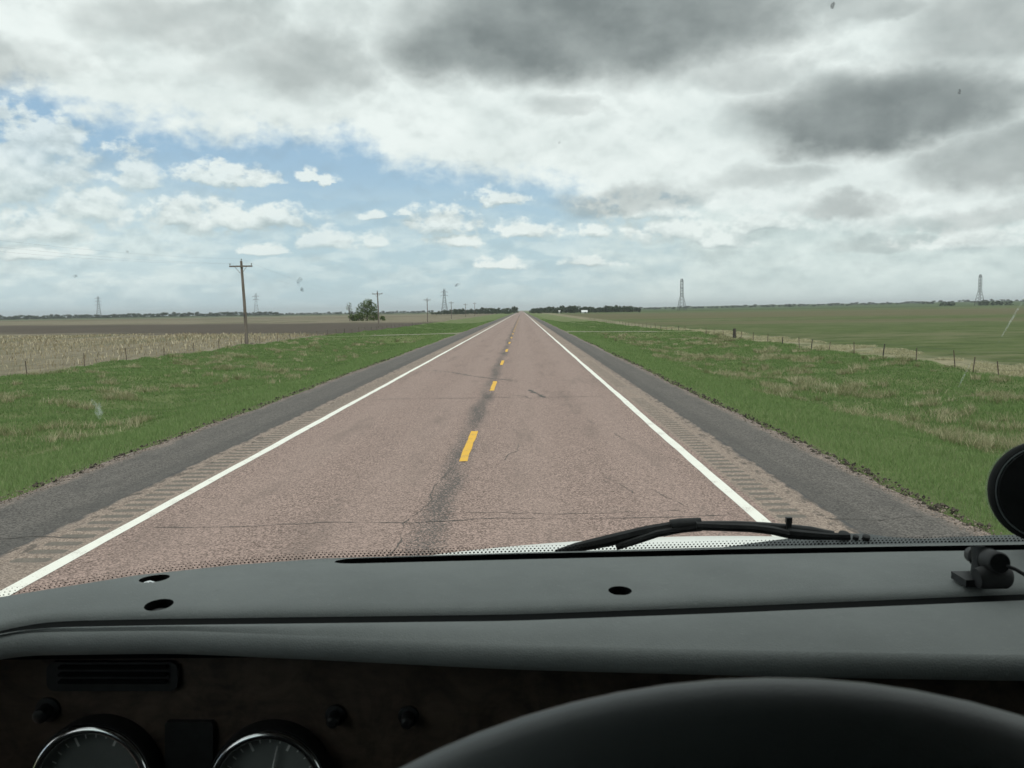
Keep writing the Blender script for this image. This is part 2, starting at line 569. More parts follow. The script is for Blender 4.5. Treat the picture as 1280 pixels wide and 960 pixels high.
MAT['cowl'] = mottled('grey_cowl', (.085, .096, .097), (.14, .155, .155), 30.0, .5)
MAT['cab'] = mottled('cab_lining', (.030, .030, .030), (.045, .045, .043), 20.0, .95)
MAT['screw'] = material('screw_steel', (.6, .6, .58), .3, 1.0)[0]
MAT['frit'] = material('black_frit_enamel', (.008, .009, .009), .5, spec=.3)[0]

m = bpy.data.materials.new('windshield_glass')
m.use_nodes = True
t = m.node_tree
t.nodes.clear()
o = t.nodes.new('ShaderNodeOutputMaterial')
g = t.nodes.new('ShaderNodeBsdfTransparent')
g.inputs[0].default_value = (.925, .965, .948, 1)
t.links.new(g.outputs[0], o.inputs[0])
MAT['glass'] = m


def film(name, col, alpha):                  # translucent dirt on the glass
    m, t, b = material(name, col, .9, spec=.1)
    n = noise(t, objco(t), 120.0, 5, .7)
    t.links.new((n.ss(.35, .7) * alpha).k, b.inputs['Alpha'])
    return m


MAT['splat'] = film('bug_residue', (.22, .23, .22), .75)
m = bpy.data.materials.new('dried_smear')
m.use_nodes = True
t = m.node_tree
t.nodes.clear()
o = t.nodes.new('ShaderNodeOutputMaterial')
tl_, tp_, mx_ = t.nodes.new('ShaderNodeBsdfTranslucent'), t.nodes.new('ShaderNodeBsdfTransparent'), t.nodes.new('ShaderNodeMixShader')
tl_.inputs[0].default_value = (.75, .80, .74, 1)
n = noise(t, objco(t), 160.0, 5, .75)
t.links.new((n.ss(.38, .66) * .42).k, mx_.inputs[0])
t.links.new(tp_.outputs[0], mx_.inputs[1])
t.links.new(tl_.outputs[0], mx_.inputs[2])
t.links.new(mx_.outputs[0], o.inputs[0])
MAT['smear'] = m
m, t, b = material('clear_plastic_rim', (.82, .88, .82), .25, spec=.5)
b.inputs['Alpha'].default_value = .16
MAT['clear_rim'] = m


# ------------------------------------------------------------------ mesh helpers
class MB:
    def __init__(s):
        s.v, s.f, s.mi = [], [], []

    def box(s, c, h, rot=None):
        i = len(s.v)
        for sx in (-1, 1):
            for sy in (-1, 1):
                for sz in (-1, 1):
                    q = Vector((sx * h[0], sy * h[1], sz * h[2]))
                    if rot is not None:
                        q = rot @ q
                    s.v.append(tuple(Vector(c) + q))
        for f in ((0, 1, 3, 2), (4, 6, 7, 5), (0, 4, 5, 1), (2, 3, 7, 6), (0, 2, 6, 4), (1, 5, 7, 3)):
            s.f.append(tuple(i + k for k in f))
        return s

    def bar(s, a, b, r, r2=None, n=6, cap=True):
        return s.tube([a, b], [r, r if r2 is None else r2], n, cap)

    def tube(s, path, radii, n=8, cap=True, squash=1.0):
        path = [Vector(p) for p in path]
        if not isinstance(radii, (list, tuple)):
            radii = [radii] * len(path)
        base = len(s.v)
        prev = None
        for k, p in enumerate(path):
            d = (path[min(k + 1, len(path) - 1)] - path[max(k - 1, 0)]).normalized()
            if prev is None:
                ref = Vector((0, 0, 1)) if abs(d.z) < .9 else Vector((1, 0, 0))
                u = d.cross(ref).normalized()
            else:
                u = (prev - d * prev.dot(d)).normalized()
            prev = u
            w = d.cross(u)
            for j in range(n):
                a = 2 * math.pi * j / n
                s.v.append(tuple(p + u * math.cos(a) * radii[k] + w * math.sin(a) * radii[k] * squash))
        for k in range(len(path) - 1):
            for j in range(n):
                a, b2 = base + k * n + j, base + k * n + (j + 1) % n
                s.f.append((a, b2, b2 + n, a + n))
        if cap:
            s.f.append(tuple(base + j for j in reversed(range(n))))
            s.f.append(tuple(base + (len(path) - 1) * n + j for j in range(n)))
        return s

    def lathe(s, c, axis, prof, n=32, close=True):
        """prof: list of (radius, height along the axis)"""
        axis = Vector(axis).normalized()
        ref = Vector((0, 0, 1)) if abs(axis.z) < .9 else Vector((1, 0, 0))
        u = axis.cross(ref).normalized()
        w = axis.cross(u)
        base = len(s.v)
        for (r, h) in prof:
            for j in range(n):
                a = 2 * math.pi * j / n
                s.v.append(tuple(Vector(c) + axis * h + (u * math.cos(a) + w * math.sin(a)) * r))
        for k in range(len(prof) - 1):
            for j in range(n):
                a, b2 = base + k * n + j, base + k * n + (j + 1) % n
                s.f.append((a, b2, b2 + n, a + n))
        if close:
            s.f.append(tuple(base + j for j in reversed(range(n))))
            s.f.append(tuple(base + (len(prof) - 1) * n + j for j in range(n)))
        return s

    def loft(s, rows, closed=False, caps=False):
        base = len(s.v)
        n = len(rows[0])
        for r in rows:
            s.v.extend(tuple(p) for p in r)
        for k in range(len(rows) - 1):
            for j in range(n if closed else n - 1):
                a, b2 = base + k * n + j, base + k * n + (j + 1) % n
                s.f.append((a, b2, b2 + n, a + n))
        if caps:
            s.f.append(tuple(base + j for j in reversed(range(n))))
            s.f.append(tuple(base + (len(rows) - 1) * n + j for j in range(n)))
        return s

    def poly(s, pts):
        base = len(s.v)
        s.v.extend(tuple(p) for p in pts)
        s.f.append(tuple(range(base, base + len(pts))))
        return s

    def build(s, name, mat, parent=None, smooth=False, world=True):
        return obj(name, s.v, s.f, mat, parent, smooth, world)


def world_loc(o):
    v = Vector((0, 0, 0))
    while o is not None:
        v += o.location
        o = o.parent
    return v


def fix_normals(me):
    import bmesh
    bm = bmesh.new()
    bm.from_mesh(me)
    bmesh.ops.recalc_face_normals(bm, faces=bm.faces)
    if all(e.is_manifold for e in bm.edges) and bm.calc_volume(signed=True) < 0:
        bmesh.ops.reverse_faces(bm, faces=bm.faces)
    bm.to_mesh(me)
    bm.free()


def obj(name, verts, faces, mat, parent=None, smooth=False, world=True):
    """one mesh object; verts are world coordinates (the parent's location is taken off) unless world is False"""
    if parent is not None and world:
        off = world_loc(parent)
        verts = [(v[0] - off.x, v[1] - off.y, v[2] - off.z) for v in verts]
    me = bpy.data.meshes.new(name)
    me.from_pydata(verts, [], faces)
    fix_normals(me)
    if mat is not None:
        me.materials.append(mat)
    if smooth:
        me.polygons.foreach_set('use_smooth', [True] * len(me.polygons))
        try:
            me.set_sharp_from_angle(angle=math.radians(40))
        except Exception:
            pass
    o = bpy.data.objects.new(name, me)
    COL.objects.link(o)
    if parent is not None:
        o.parent = parent
    return o


def thing(name, label, cat, loc=(0, 0, 0), group=None):
    o = bpy.data.objects.new(name, None)
    COL.objects.link(o)
    o.location = loc
    o.empty_display_size = .2
    tag(o, label, cat, group)
    return o


def tag(o, label=None, cat=None, group=None, kind=None):
    if label: o['label'] = label
    if cat: o['category'] = cat
    if group: o['group'] = group
    if kind: o['kind'] = kind
    return o


def copy_tree(o, parent=None):
    c = o.copy()
    COL.objects.link(c)
    c.parent = parent
    for ch in list(o.children):
        copy_tree(ch, c)
    return c


def raw_mesh(name, v, f, mat, tint=None, kind=None):
    """big triangle / quad soups straight from numpy arrays"""
    me = bpy.data.meshes.new(name)
    nv, (nf, k) = len(v), f.shape
    me.vertices.add(nv)
    me.vertices.foreach_set('co', v.astype(np.float32).ravel())
    me.loops.add(nf * k)
    me.loops.foreach_set('vertex_index', f.astype(np.int32).ravel())
    me.polygons.add(nf)
    me.polygons.foreach_set('loop_start', (np.arange(nf) * k).astype(np.int32))
    me.update(calc_edges=True)
    if tint is not None:
        a = me.attributes.new('tint', 'FLOAT', 'POINT')
        a.data.foreach_set('value', tint.astype(np.float32))
    me.materials.append(mat)
    o = bpy.data.objects.new(name, me)
    COL.objects.link(o)
    if kind:
        o['kind'] = kind
    return o


# ------------------------------------------------------------------ terrain
def sstep(a, b, x):
    t = np.clip((x - a) / (b - a), 0, 1)
    return t * t * (3 - 2 * t)


DRIVE_Y = 97.0
_ax = [0, 5.5, 5.9, 6.6, 7.8, 10.5, 13, 16.5, 20.5, 24, 30, 60, 1e6]
_zl = [-.16, -.16, -.05, -.10, -.26, -.78, -.88, -.62, -.46, -.40, -.36, -.36, -.36]
_zr = [-.16, -.16, -.05, -.10, -.26, -.72, -.82, -.62, -.52, -.46, -.42, -.42, -.42]


def hgt(x, y):
    x = np.asarray(x, float)
    y = np.asarray(y, float)
    ax = np.abs(x)
    z = np.where(x < 0, np.interp(ax, _ax, _zl), np.interp(ax, _ax, _zr))
    w = sstep(6.6, 9.5, ax)
    und = .06 * np.sin(x * .9 + y * .31) + .05 * np.sin(x * .47 - y * .53 + 1.3) + .035 * np.sin(x * 1.9 + y * 1.3) + .03 * np.sin(-x * 1.2 + y * 2.1 + .7)
    z = z + und * w * np.where(ax > 26, .5, 1)
    z = z - .34 * sstep(85, 180, y) * sstep(8, 20, ax)
    big = .5 * np.sin(x * .004 + y * .0061) + .4 * np.sin(x * .0083 - y * .0043 + 2)
    z = z + big * sstep(200, 700, y) * sstep(20, 200, ax) * .8
    z = z + 9.0 * sstep(500, 2600, y) * sstep(60, 1500, x) + 5 * sstep(1800, 5200, y) * sstep(20, 900, x)
    # embankment that carries the field driveway over the ditch
    d = 1 - sstep(3.2, 6.2, np.abs(y - DRIVE_Y))
    lift = d * sstep(5.9, 6.6, ax) * (1 - sstep(24, 34, ax))
    z = z * (1 - lift) + (-.10 - .012 * (ax - 6)) * lift
    return z


def grid(name, xs, ys, mat, dz=0.0):
    xs, ys = np.asarray(xs, float), np.asarray(ys, float)
    gx, gy = np.meshgrid(xs, ys)
    v = np.stack([gx, gy, hgt(gx, gy) + dz], -1).reshape(-1, 3)
    nx = len(xs)
    j, i = np.meshgrid(np.arange(len(ys) - 1), np.arange(nx - 1), indexing='ij')
    a = (j * nx + i).ravel()
    f = np.stack([a, a + 1, a + nx + 1, a + nx], -1)
    o = raw_mesh(name, v, f, mat, kind='structure')
    o.data.polygons.foreach_set('use_smooth', [True] * len(o.data.polygons))
    return o


YS = np.concatenate([[-400, -150, -60, -30, -12], np.arange(-4, 70, .45), np.arange(70, 112, .8), np.geomspace(112, 14000, 90)])
FX = np.concatenate([np.arange(0, 12, 1.0), np.geomspace(12, 12000, 60)])
grid('verge', np.arange(-24.0, -5.4 + .01, .4), YS, MAT['verge'])
grid('verge', np.arange(5.2, 21.2 + .01, .4), YS, MAT['verge'])
grid('road_bed', np.array([-5.4 - .2, 0, 5.4]), YS, MAT['shoulder'], -.03)
grid('stubble_field', (-24.0 - FX)[::-1], YS, MAT['stubble'])
grid('pasture_field', 21.2 + FX, YS, MAT['pasture'])

# ------------------------------------------------------------------ road
YR = np.concatenate([[-400, -60], np.arange(-10, 130, 2.0), np.geomspace(130, 9000, 50)])


def sheet_rows(name, xs, ys, z, mat, parent=None, edge=None):
    rows = []
    for y in ys:
        r = []
        for k, x in enumerate(xs):
            xx = x
            if edge is not None and k == edge[0]:
                xx = x + edge[1](y)
            r.append((xx, y, z[k] if isinstance(z, (list, tuple)) else z))
        rows.append(r)
    mb = MB().loft(rows)
    o = mb.build(name, mat, parent)
    return o


road = sheet_rows('road', [-3.75, 0, 3.75], YR, 0.0, MAT['pink'])
tag(road, kind='structure')
YE = np.concatenate([[-400, -60, -10], np.arange(-4, 70, .22), np.arange(70, 200, 1.2), np.geomspace(202, 9000, 50)])


def ragged(seed, amp):
    r = random.Random(seed)
    ph = [(r.uniform(.2, .6), r.uniform(0, 6), .5), (r.uniform(.9, 1.6), r.uniform(0, 6), .3), (r.uniform(3, 5), r.uniform(0, 6), .25), (r.uniform(8, 11), r.uniform(0, 6), .15)]
    return lambda y: amp * sum(a * math.sin(f * y + p) for f, p, a in ph)


sheet_rows('shoulder', [4.5, 5.2, 5.80, 5.92], YE, [0.0, -.012, -.025, -.20], MAT['shoulder'], road, (2, ragged(3, .12)))
sheet_rows('shoulder', [-6.22, -6.10, -5.3, -4.5], YE, [-.20, -.028, -.014, 0.0], MAT['shoulder'], road, (1, ragged(4, .12)))

# rumble strips: milled grooves in groups, real depressions
GROUPS_R = [(9.75, 22.9), (26.7, 39.9), (43.7, 56.9), (60.7, 73.9), (77.7, 90.0)]
GROUPS_L = [(8.3, 19.6), (20.1, 33.4), (37.2, 50.4), (54.2, 67.4), (71.2, 84.4)]


def rumble(groups, sgn, x0, x1):
    xs = [3.75, x0 - .03, x0, x0 + .05, (x0 + x1) / 2, x1 - .05, x1, x1 + .03, 4.5]
    wx = [0, 0, .0, .85, 1, .85, 0, 0, 0]
    ys, dep = [-400, -60, 0, 4], [0, 0, 0, 0]
    for (a, b) in groups:
        y = a
        while y < b:
            for u in (-1, -.75, -.4, 0, .4, .75, 1):
                ys.append(y + .095 * u)
                dep.append(.026 * (1 - u * u))
            y += .305
    for y in np.geomspace(ys[-1] + 6, 9000, 40):
        ys.append(float(y)); dep.append(0)
    rows = []
    for y, d in zip(ys, dep):
        jit = random.uniform(-.008, .008)
        rows.append([(sgn * (x + (jit if 0 < w < 1 else 0)), y, -d * w) for x, w in zip(xs, wx)])
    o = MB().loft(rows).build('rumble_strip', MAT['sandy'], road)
    o.data.polygons.foreach_set('use_smooth', [True] * len(o.data.polygons))


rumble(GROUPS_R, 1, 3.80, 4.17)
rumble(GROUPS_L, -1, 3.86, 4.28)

for s, x in ((1, 3.575), (-1, -3.70)):
    w = .155
    YL = np.concatenate([[-60, -5], np.arange(0, 80, .5), np.geomspace(80, 6000, 60)])
    f1, f2 = ragged(11 + s, .014), ragged(21 + s, .014)
    rows = [[(x - w / 2 + f1(y), y, .004), (x, y, .0042), (x + w / 2 + f2(y), y, .004)] for y in YL]
    MB().loft(rows).build('edge_line', MAT['white_line'], road)


def worn_patch(x0, y0, w, l, seed):
    r = random.Random(seed)
    n = 9
    a = [(x0 - w / 2 + r.uniform(-.012, .012), y0 + l * k / n) for k in range(n + 1)]
    b = [(x0 + w / 2 + r.uniform(-.012, .012), y0 + l * k / n) for k in range(n + 1)]
    return [[(p[0], p[1] + r.uniform(-.02, .02), .004), ((p[0] + q[0]) / 2, p[1], .0042), (q[0], q[1] + r.uniform(-.02, .02), .004)] for p, q in zip(a, b)]


for k in range(26):
    y0 = 13.6 + 12.2 * k
    if k > 9 and k % 2:
        l = 2.4
    else:
        l = 3.45
    MB().loft(worn_patch(-.10 if k == 0 else -.055, y0, .135, l, k)).build('lane_dash', MAT['yellow_line'], road)

# cracks and tar seams lying on the surface
def crack(pts, w, name='crack', seed=0, z=.0035, mat='tar'):
    r = random.Random(seed)
    rows = []
    P = [Vector((p[0], p[1], 0)) for p in pts]
    for i in range(len(P) - 1):
        L = (P[i + 1] - P[i]).length
        n = max(2, int(L / .12))
        d = (P[i + 1] - P[i]).normalized()
        nrm = Vector((-d.y, d.x, 0))
        for k in range(n + (1 if i == len(P) - 2 else 0)):
            q = P[i].lerp(P[i + 1], k / n) + nrm * r.uniform(-.022, .022)
            ww = w * r.uniform(.2, .8) * (.12 if math.sin((q.x + q.y) * 2.3 + seed) + r.uniform(-.5, .5) > .75 else 1) * (1 if .02 < (i + k / n) / (len(P) - 1) < .98 else .2)
            rows.append([(q + nrm * ww / 2 + Vector((0, 0, z)))[:], (q - nrm * ww / 2 + Vector((0, 0, z)))[:]])
    return MB().loft(rows).build(name, MAT[mat], road)


crack([(-3.4, 9.55), (-2.6, 9.50), (-1.4, 9.68), (-.4, 9.62), (.6, 9.78), (1.8, 9.72), (3.4, 9.80)], .035, seed=1)
crack([(-3.4, 23.6), (-2.0, 23.7), (-.6, 23.6), (.4, 23.75), (1.7, 23.6), (3.3, 23.7)], .085, seed=2)
crack([(.55, 24.3), (.95, 24.0), (1.12, 23.2), (.98, 22.6)], .05, seed=3)
crack([(-2.9, 35.2), (-1.9, 33.8), (-1.1, 31.9), (-.3, 30.6), (.18, 29.9), (.55, 29.5)], .20, 'tar_seam', seed=4)
crack([(1.08, 25.9), (1.22, 25.0), (1.42, 24.0), (1.50, 23.5)], .24, 'tar_seam', seed=5)
crack([(-.55, 7.8), (-.42, 8.6), (-.5, 9.6), (-.32, 10.6), (-.36, 11.8), (-.2, 13.2)], .028, seed=6)
crack([(.55, 13.6), (.62, 14.2), (.78, 14.6), (.80, 15.3)], .03, seed=7)
crack([(2.62, 16.9), (2.70, 16.2), (2.78, 15.6)], .03, seed=8)
crack([(2.3, 19.2), (2.32, 18.4), (2.42, 17.8)], .03, seed=9)
crack([(2.05, 12.2), (2.22, 11.6), (2.36, 10.9)], .02, seed=10)
crack([(2.62, 11.2), (2.85, 10.3)], .022, seed=16)
crack([(-2.5, 16.9), (-2.2, 16.95), (-1.9, 16.6)], .05, seed=11)
crack([(-1.5, 20.4), (-1.2, 20.8), (-.9, 20.5)], .05, seed=12)
crack([(-3.5, 45), (-1.5, 45.3), (.5, 45), (3.3, 45.2)], .05, seed=13)
crack([(-5.9, 9.2), (-5.2, 9.05), (-4.6, 9.2), (-3.9, 9.1)], .035, seed=14, z=.004)
crack([(4.3, 9.6), (4.9, 9.5), (5.5, 9.75)], .03, seed=15, z=.004)
crack([(-.45, 9.9), (.3, 10.1), (1.3, 9.95), (2.8, 10.05)], .02, seed=17)
crack([(-.12, 17.5), (-.05, 20.0), (-.15, 22.5), (-.02, 25.5)], .025, seed=18)

# field driveway across both verges
for sgn in (1, -1):
    rows = []
    for k in range(15):
        ax = 5.75 + k * .75
        hw = 2.3 + 3.2 * max(0, 1 - (ax - 5.75) / 3.0) ** 2
        rows.append([(sgn * ax, DRIVE_Y + q * hw + .3 * math.sin(ax), float(hgt(sgn * ax, DRIVE_Y)) + .03) for q in (-1, -.5, 0, .5, 1)])
    tag(MB().loft(rows).build('field_driveway', MAT['gravel']), kind='structure')


# ------------------------------------------------------------------ grass and other ground cover (numpy triangle soups)
def vnoise(x, y, s, seed):
    """cheap value noise for densities"""
    r = np.random.default_rng(seed)
    tab = r.random((256, 256))
    u, v = x / s, y / s
    i, j = np.floor(u).astype(int), np.floor(v).astype(int)
    a, b = u - i, v - j
    a, b = a * a * (3 - 2 * a), b * b * (3 - 2 * b)
    g = lambda p, q: tab[p % 256, q % 256]
    return (g(i, j) * (1 - a) + g(i + 1, j) * a) * (1 - b) + (g(i, j + 1) * (1 - a) + g(i + 1, j + 1) * a) * b


def blades(x, y, h, w, lean, tint, zoff=-.02):
    n = len(x)
    z = hgt(x, y) + zoff
    th = rng.uniform(0, 2 * np.pi, n)
    la = rng.uniform(0, 2 * np.pi, n)
    ln = lean * h * rng.uniform(.2, 1, n)
    bx, by = np.cos(th) * w / 2, np.sin(th) * w / 2
    mx_, my_ = np.cos(la) * ln * .35, np.sin(la) * ln * .35
    tx, ty = np.cos(la) * ln, np.sin(la) * ln
    v = np.empty((n, 5, 3))
    v[:, 0] = np.stack([x - bx, y - by, z], -1)
    v[:, 1] = np.stack([x + bx, y + by, z], -1)
    v[:, 2] = np.stack([x + mx_ + bx * .8, y + my_ + by * .8, z + h * .6], -1)
    v[:, 3] = np.stack([x + mx_ - bx * .8, y + my_ - by * .8, z + h * .6], -1)
    v[:, 4] = np.stack([x + tx, y + ty, z + h], -1)
    i = np.arange(n) * 5
    f = np.concatenate([np.stack([i, i + 1, i + 2], -1), np.stack([i, i + 2, i + 3], -1), np.stack([i + 3, i + 2, i + 4], -1)])
    t = np.repeat(tint[:, None], 5, 1)
    return v.reshape(-1, 3), f, t.ravel()


def in_view(x, y):
    return np.abs((x - CX) / np.maximum(y, .1)) < .80


def scatter(x0, x1, y0, y1, n):
    # even in depth per pixel: more points near the camera
    u = rng.random(n)
    y = y0 * (y1 / y0) ** u
    x = rng.uniform(x0, x1, n)
    k = in_view(x, y)
    return x[k], y[k]


edgeR, edgeL = ragged(3, .12), ragged(4, .12)


def grass_mesh(x0, x1, n_pts, seed):
    V, Fc, T = [], [], []
    off = 0
    x, y = scatter(x0, x1, 4.5, 230, n_pts)
    ax = np.abs(x)
    lim = np.where(x > 0, 5.84, 6.12) + .10 * np.sin(y * .9) + .08 * np.sin(y * 2.7 + x * 4) + rng.uniform(0, .10, len(x))
    keep = (ax > lim) & (np.abs(y - DRIVE_Y) > 2.8)
    x, y = x[keep], y[keep]
    ax = np.abs(x)
    d = np.hypot(x, y)
    n1 = vnoise(x, y, 2.2, seed) * .5 + vnoise(x, y, .7, seed + 1) * .5
    n2 = vnoise(x, y, 5.0, seed + 2)
    lush = 1 - sstep(8.4, 10.4, ax + (n2 - .5) * 2)
    h = (.045 + .09 * n1 + .03 * lush) * rng.uniform(.55, 1.3, len(x)) * (1 + .35 * (1 - lush))
    h *= .45 + .55 * sstep(0, .5, ax - np.where(x > 0, 5.85, 6.15))
    w = np.maximum(.0055, d * .00062) * rng.uniform(.7, 1.5, len(x))
    tint = np.clip(.36 + .16 * lush + (n1 - .5) * .35 + rng.normal(0, .14, len(x)), 0, 1)
    return blades(x, y, h, w, .7, tint, -.03)


for (a, b, n, s) in ((5.7, 21.0, 480000, 31), (-24.0, -6.0, 480000, 41)):
    v, f, tn = grass_mesh(a, b, n, s)
    raw_mesh('grass', v, f, MAT['grass'], tn, 'stuff')


def dry_clumps(x0, x1, n_cl, per, seed, thr, ymax=110):
    x, y = scatter(x0, x1, 7.0, ymax, n_cl)
    dens = vnoise(x, y, 4.0, seed) * .35 + vnoise(x, y, 1.1, seed + 1) * .65
    keep = (dens > thr) & (np.abs(x) + (vnoise(x, y, 3.0, seed + 2) - .5) * 3 > 9.4) & (np.abs(y - DRIVE_Y) > 4)
    x, y, dens = x[keep], y[keep], dens[keep]
    size = rng.uniform(.08, .30, len(x)) * (1 + (dens - thr))
    tall = rng.uniform(.14, .34, len(x))
    ct = rng.uniform(.15, .75, len(x))
    X_ = np.repeat(x, per) + rng.normal(0, 1, len(x) * per) * np.repeat(size, per) * .6
    Y_ = np.repeat(y, per) + rng.normal(0, 1, len(x) * per) * np.repeat(size, per) * .6
    n = len(X_)
    h = np.repeat(tall, per) * rng.uniform(.45, 1.15, n)
    w = np.maximum(.006, np.hypot(X_, Y_) * .0006) * rng.uniform(.6, 1.3, n)
    tint = np.clip(np.repeat(ct, per) + rng.normal(0, .18, n), 0, 1)
    return blades(X_, Y_, h, w, .9, tint, -.02)


for (a, b, n, s, thr) in ((8.5, 21.2, 6500, 51, .60), (-24.0, -9.0, 4200, 61, .62)):
    v, f, tn = dry_clumps(a, b, n, 46, s, thr)
    raw_mesh('dry_grass', v, f, MAT['dry_grass'], tn, 'stuff')

# dead grass along the right fence and the edge of the pasture
x = rng.uniform(20.6, 24.8, 90000)
y = 22 * (140 / 22) ** rng.random(90000)
k = in_view(x, y) & (vnoise(x, y, 1.6, 77) * .6 + vnoise(x, y, 7.0, 78) * .4 > .57)
x, y = x[k], y[k]
v, f, tn = blades(x, y, rng.uniform(.05, .18, len(x)), np.maximum(.010, y * .0007), 1.2, np.clip(rng.normal(.8, .18, len(x)), 0, 1))
raw_mesh('dead_grass', v, f, MAT['dry_grass'], tn, 'stuff')

# cut maize stalks in rows on the left field
V = []
row = np.arange(-25.0, -150, -.76)
ys = np.arange(34, 135, .30)
gx, gy = np.meshgrid(row, ys)
x = gx.ravel() + rng.normal(0, .07, gx.size)
y = gy.ravel() + rng.uniform(-.14, .14, gx.size)
k = in_view(x, y) & (rng.random(len(x)) < .52) & (y - (-x - 24) * .62 < 114)
x, y = x[k], y[k]
den = vnoise(x, y * .4, 9.0, 91)
k = (den > .22) | (x > -42)
x, y = x[k], y[k]
h = rng.uniform(.12, .42, len(x)) * (1 - .35 * sstep(45, 90, -x))
v, f, tn = blades(x, y, h, np.maximum(.03, y * .0009) * rng.uniform(.7, 1.5, len(x)), .5, np.clip(rng.normal(.5, .25, len(x)), 0, 1))
raw_mesh('maize_stubble', v, f, MAT['stalk'], tn, 'stuff')

# loose stones along both pavement edges
def pebbles(x0, x1, n, seed, name='gravel', ya=5, yb=45, sa=.004, sb=.015, mat='gravel_stone'):
    r = np.random.default_rng(seed)
    y = ya * (yb / ya) ** r.random(n)
    x = r.uniform(x0, x1, n)
    s = r.uniform(sa, sb, n)
    z = np.full(n, -.022)
    oct_ = np.array([(1, 0, 0), (0, 1, 0), (-1, 0, 0), (0, -1, 0), (0, 0, .8), (0, 0, -.8)])
    jit = r.uniform(.6, 1.3, (n, 6, 1))
    v = np.stack([x, y, z], -1)[:, None, :] + oct_[None] * s[:, None, None] * jit
    fb = np.array([(0, 1, 4), (1, 2, 4), (2, 3, 4), (3, 0, 4), (1, 0, 5), (2, 1, 5), (3, 2, 5), (0, 3, 5)])
    f = (np.arange(n)[:, None, None] * 6 + fb[None]).reshape(-1, 3)
    raw_mesh(name, v.reshape(-1, 3), f, MAT[mat], np.repeat(r.random(n), 6), 'stuff')


MAT['clod'] = leafy('earth_clod', ((.025, .022, .018), (.05, .045, .036), (.09, .08, .062)), .95)
MAT['gravel_stone'] = leafy('roadside_gravel', ((.06, .05, .042), (.15, .12, .10), (.30, .245, .21)), .9)
pebbles(5.62, 5.98, 5200, 5)
pebbles(5.74, 6.04, 620, 8, 'dirt_clods', 9, 70, .008, .042, 'clod')
pebbles(-6.32, -6.05, 300, 9, 'dirt_clods', 12, 60, .012, .04, 'clod')
pebbles(-6.3, -5.95, 4200, 6)


# ------------------------------------------------------------------ fences
def fence(label, X0, posts, big=None):
    root = thing('wire_fence', label, 'fence', (X0, posts[0], float(hgt(X0, posts[0]))))
    tops = []
    for i, y in enumerate(posts):
        r = random.Random(int(y * 100) + int(X0))
        z = float(hgt(X0, y))
        lx, ly = r.uniform(-.09, .09), r.uniform(-.06, .06)
        mb = MB()
        H = r.uniform(.66, .86)
        if big and abs(y - big) < .2:
            mb.tube([(X0, y, z - .3), (X0 + .02, y, z + .5), (X0 + .03, y + .02, z + 1.05)], [.15, .145, .13], 10)
            mb.build('corner_post', MAT['post_wood'], root)
        elif r.random() < .3:
            mb.tube([(X0, y, z - .3), (X0 + lx * .5, y + ly * .5, z + H * .5), (X0 + lx, y + ly, z + H * r.uniform(.7, 1))], [.036, .034, .03], 7)
            mb.build('post', MAT['post_wood'], root)
        else:
            mb.box((X0 + lx * .5, y, z + H / 2 - .15), (.022, .004, H / 2 + .15), Matrix.Rotation(lx / H, 3, 'Y'))
            mb.box((X0 + lx * .5, y + .018, z + H / 2 - .15), (.005, .018, H / 2 + .15), Matrix.Rotation(lx / H, 3, 'Y'))
            mb.build('post', MAT['post_steel'], root)
        tops.append((X0 + lx * .6, y, z))
    for hz in (.32, .56, .78):
        pts = [(p[0], p[1] - .012, p[2] + hz) for p in tops]
        MB().tube(pts, .0028, 4).build('wire', MAT['wire'], root)
    return root


pl = [36.5, 42.2, 47.8, 53.0, 58.6, 64.0, 69.4, 75.0, 80.2, 86.0, 91.0]
pl += [103 + 5.3 * k for k in range(26)]
fence('rusty wire fence between the grass verge and the maize stubble field', -23.9, pl)
pr = [30.8, 35.5, 37.6, 39.1, 43.0, 47.0, 51.0, 55.2, 58.6, 61.0, 65.0, 69.0, 73.2, 77.4, 79.8, 84.0, 88.3, 92.0]
pr += [103.5 + 4.6 * k for k in range(34)]
fence('wire fence with one thick dark post beside the strip of dead grass', 20.7, pr, 79.8)


# ------------------------------------------------------------------ utility poles and their wires
def pole(label, X0, Y0, H=7.9, lean=0.0, arm=1.0):
    z = float(hgt(X0, Y0))
    root = thing('utility_pole', label, 'utility pole', (X0, Y0, z), 'wooden utility poles beside the road')
    top = Vector((X0 + lean, Y0, z + H))
    MB().tube([(X0, Y0, z - .4), (X0 + lean * .5 + .03, Y0, z + H * .5), top], [.16, .135, .105], 10).build('pole_shaft', MAT['pole_wood'], root, True)
    az_ = top.z - .50
    MB().box((top.x, Y0 - .16, az_), (1.05 * arm, .05, .065)).build('crossarm', MAT['pole_wood'], root)
    for s in (-1, 1):
        MB().bar((top.x + s * .55, Y0 - .19, az_ - .04), (top.x + s * .08, Y0 - .15, az_ - .62), .02, n=5).build('brace', MAT['pole_wood'], root)
    ins = [(top.x - .98 * arm, az_ + .065), (top.x + .98 * arm, az_ + .065), (top.x + .02, top.z)]
    for (ix, iz) in ins:
        MB().lathe((ix, Y0 - (.16 if iz < top.z else 0), iz), (0, 0, 1), [(.02, 0), (.02, .07), (.055, .08), (.06, .13), (.035, .19), (.02, .20)], 10).build('insulator', MAT['insulator'], root, True)
    MB().box((X0 + lean * .3, Y0 - .15, z + H * .36), (.05, .02, .16)).build('marker_plate', MAT['steel'], root)
    return [(ix, Y0 - (.16 if iz < top.z else 0), iz + .19) for (ix, iz) in ins]


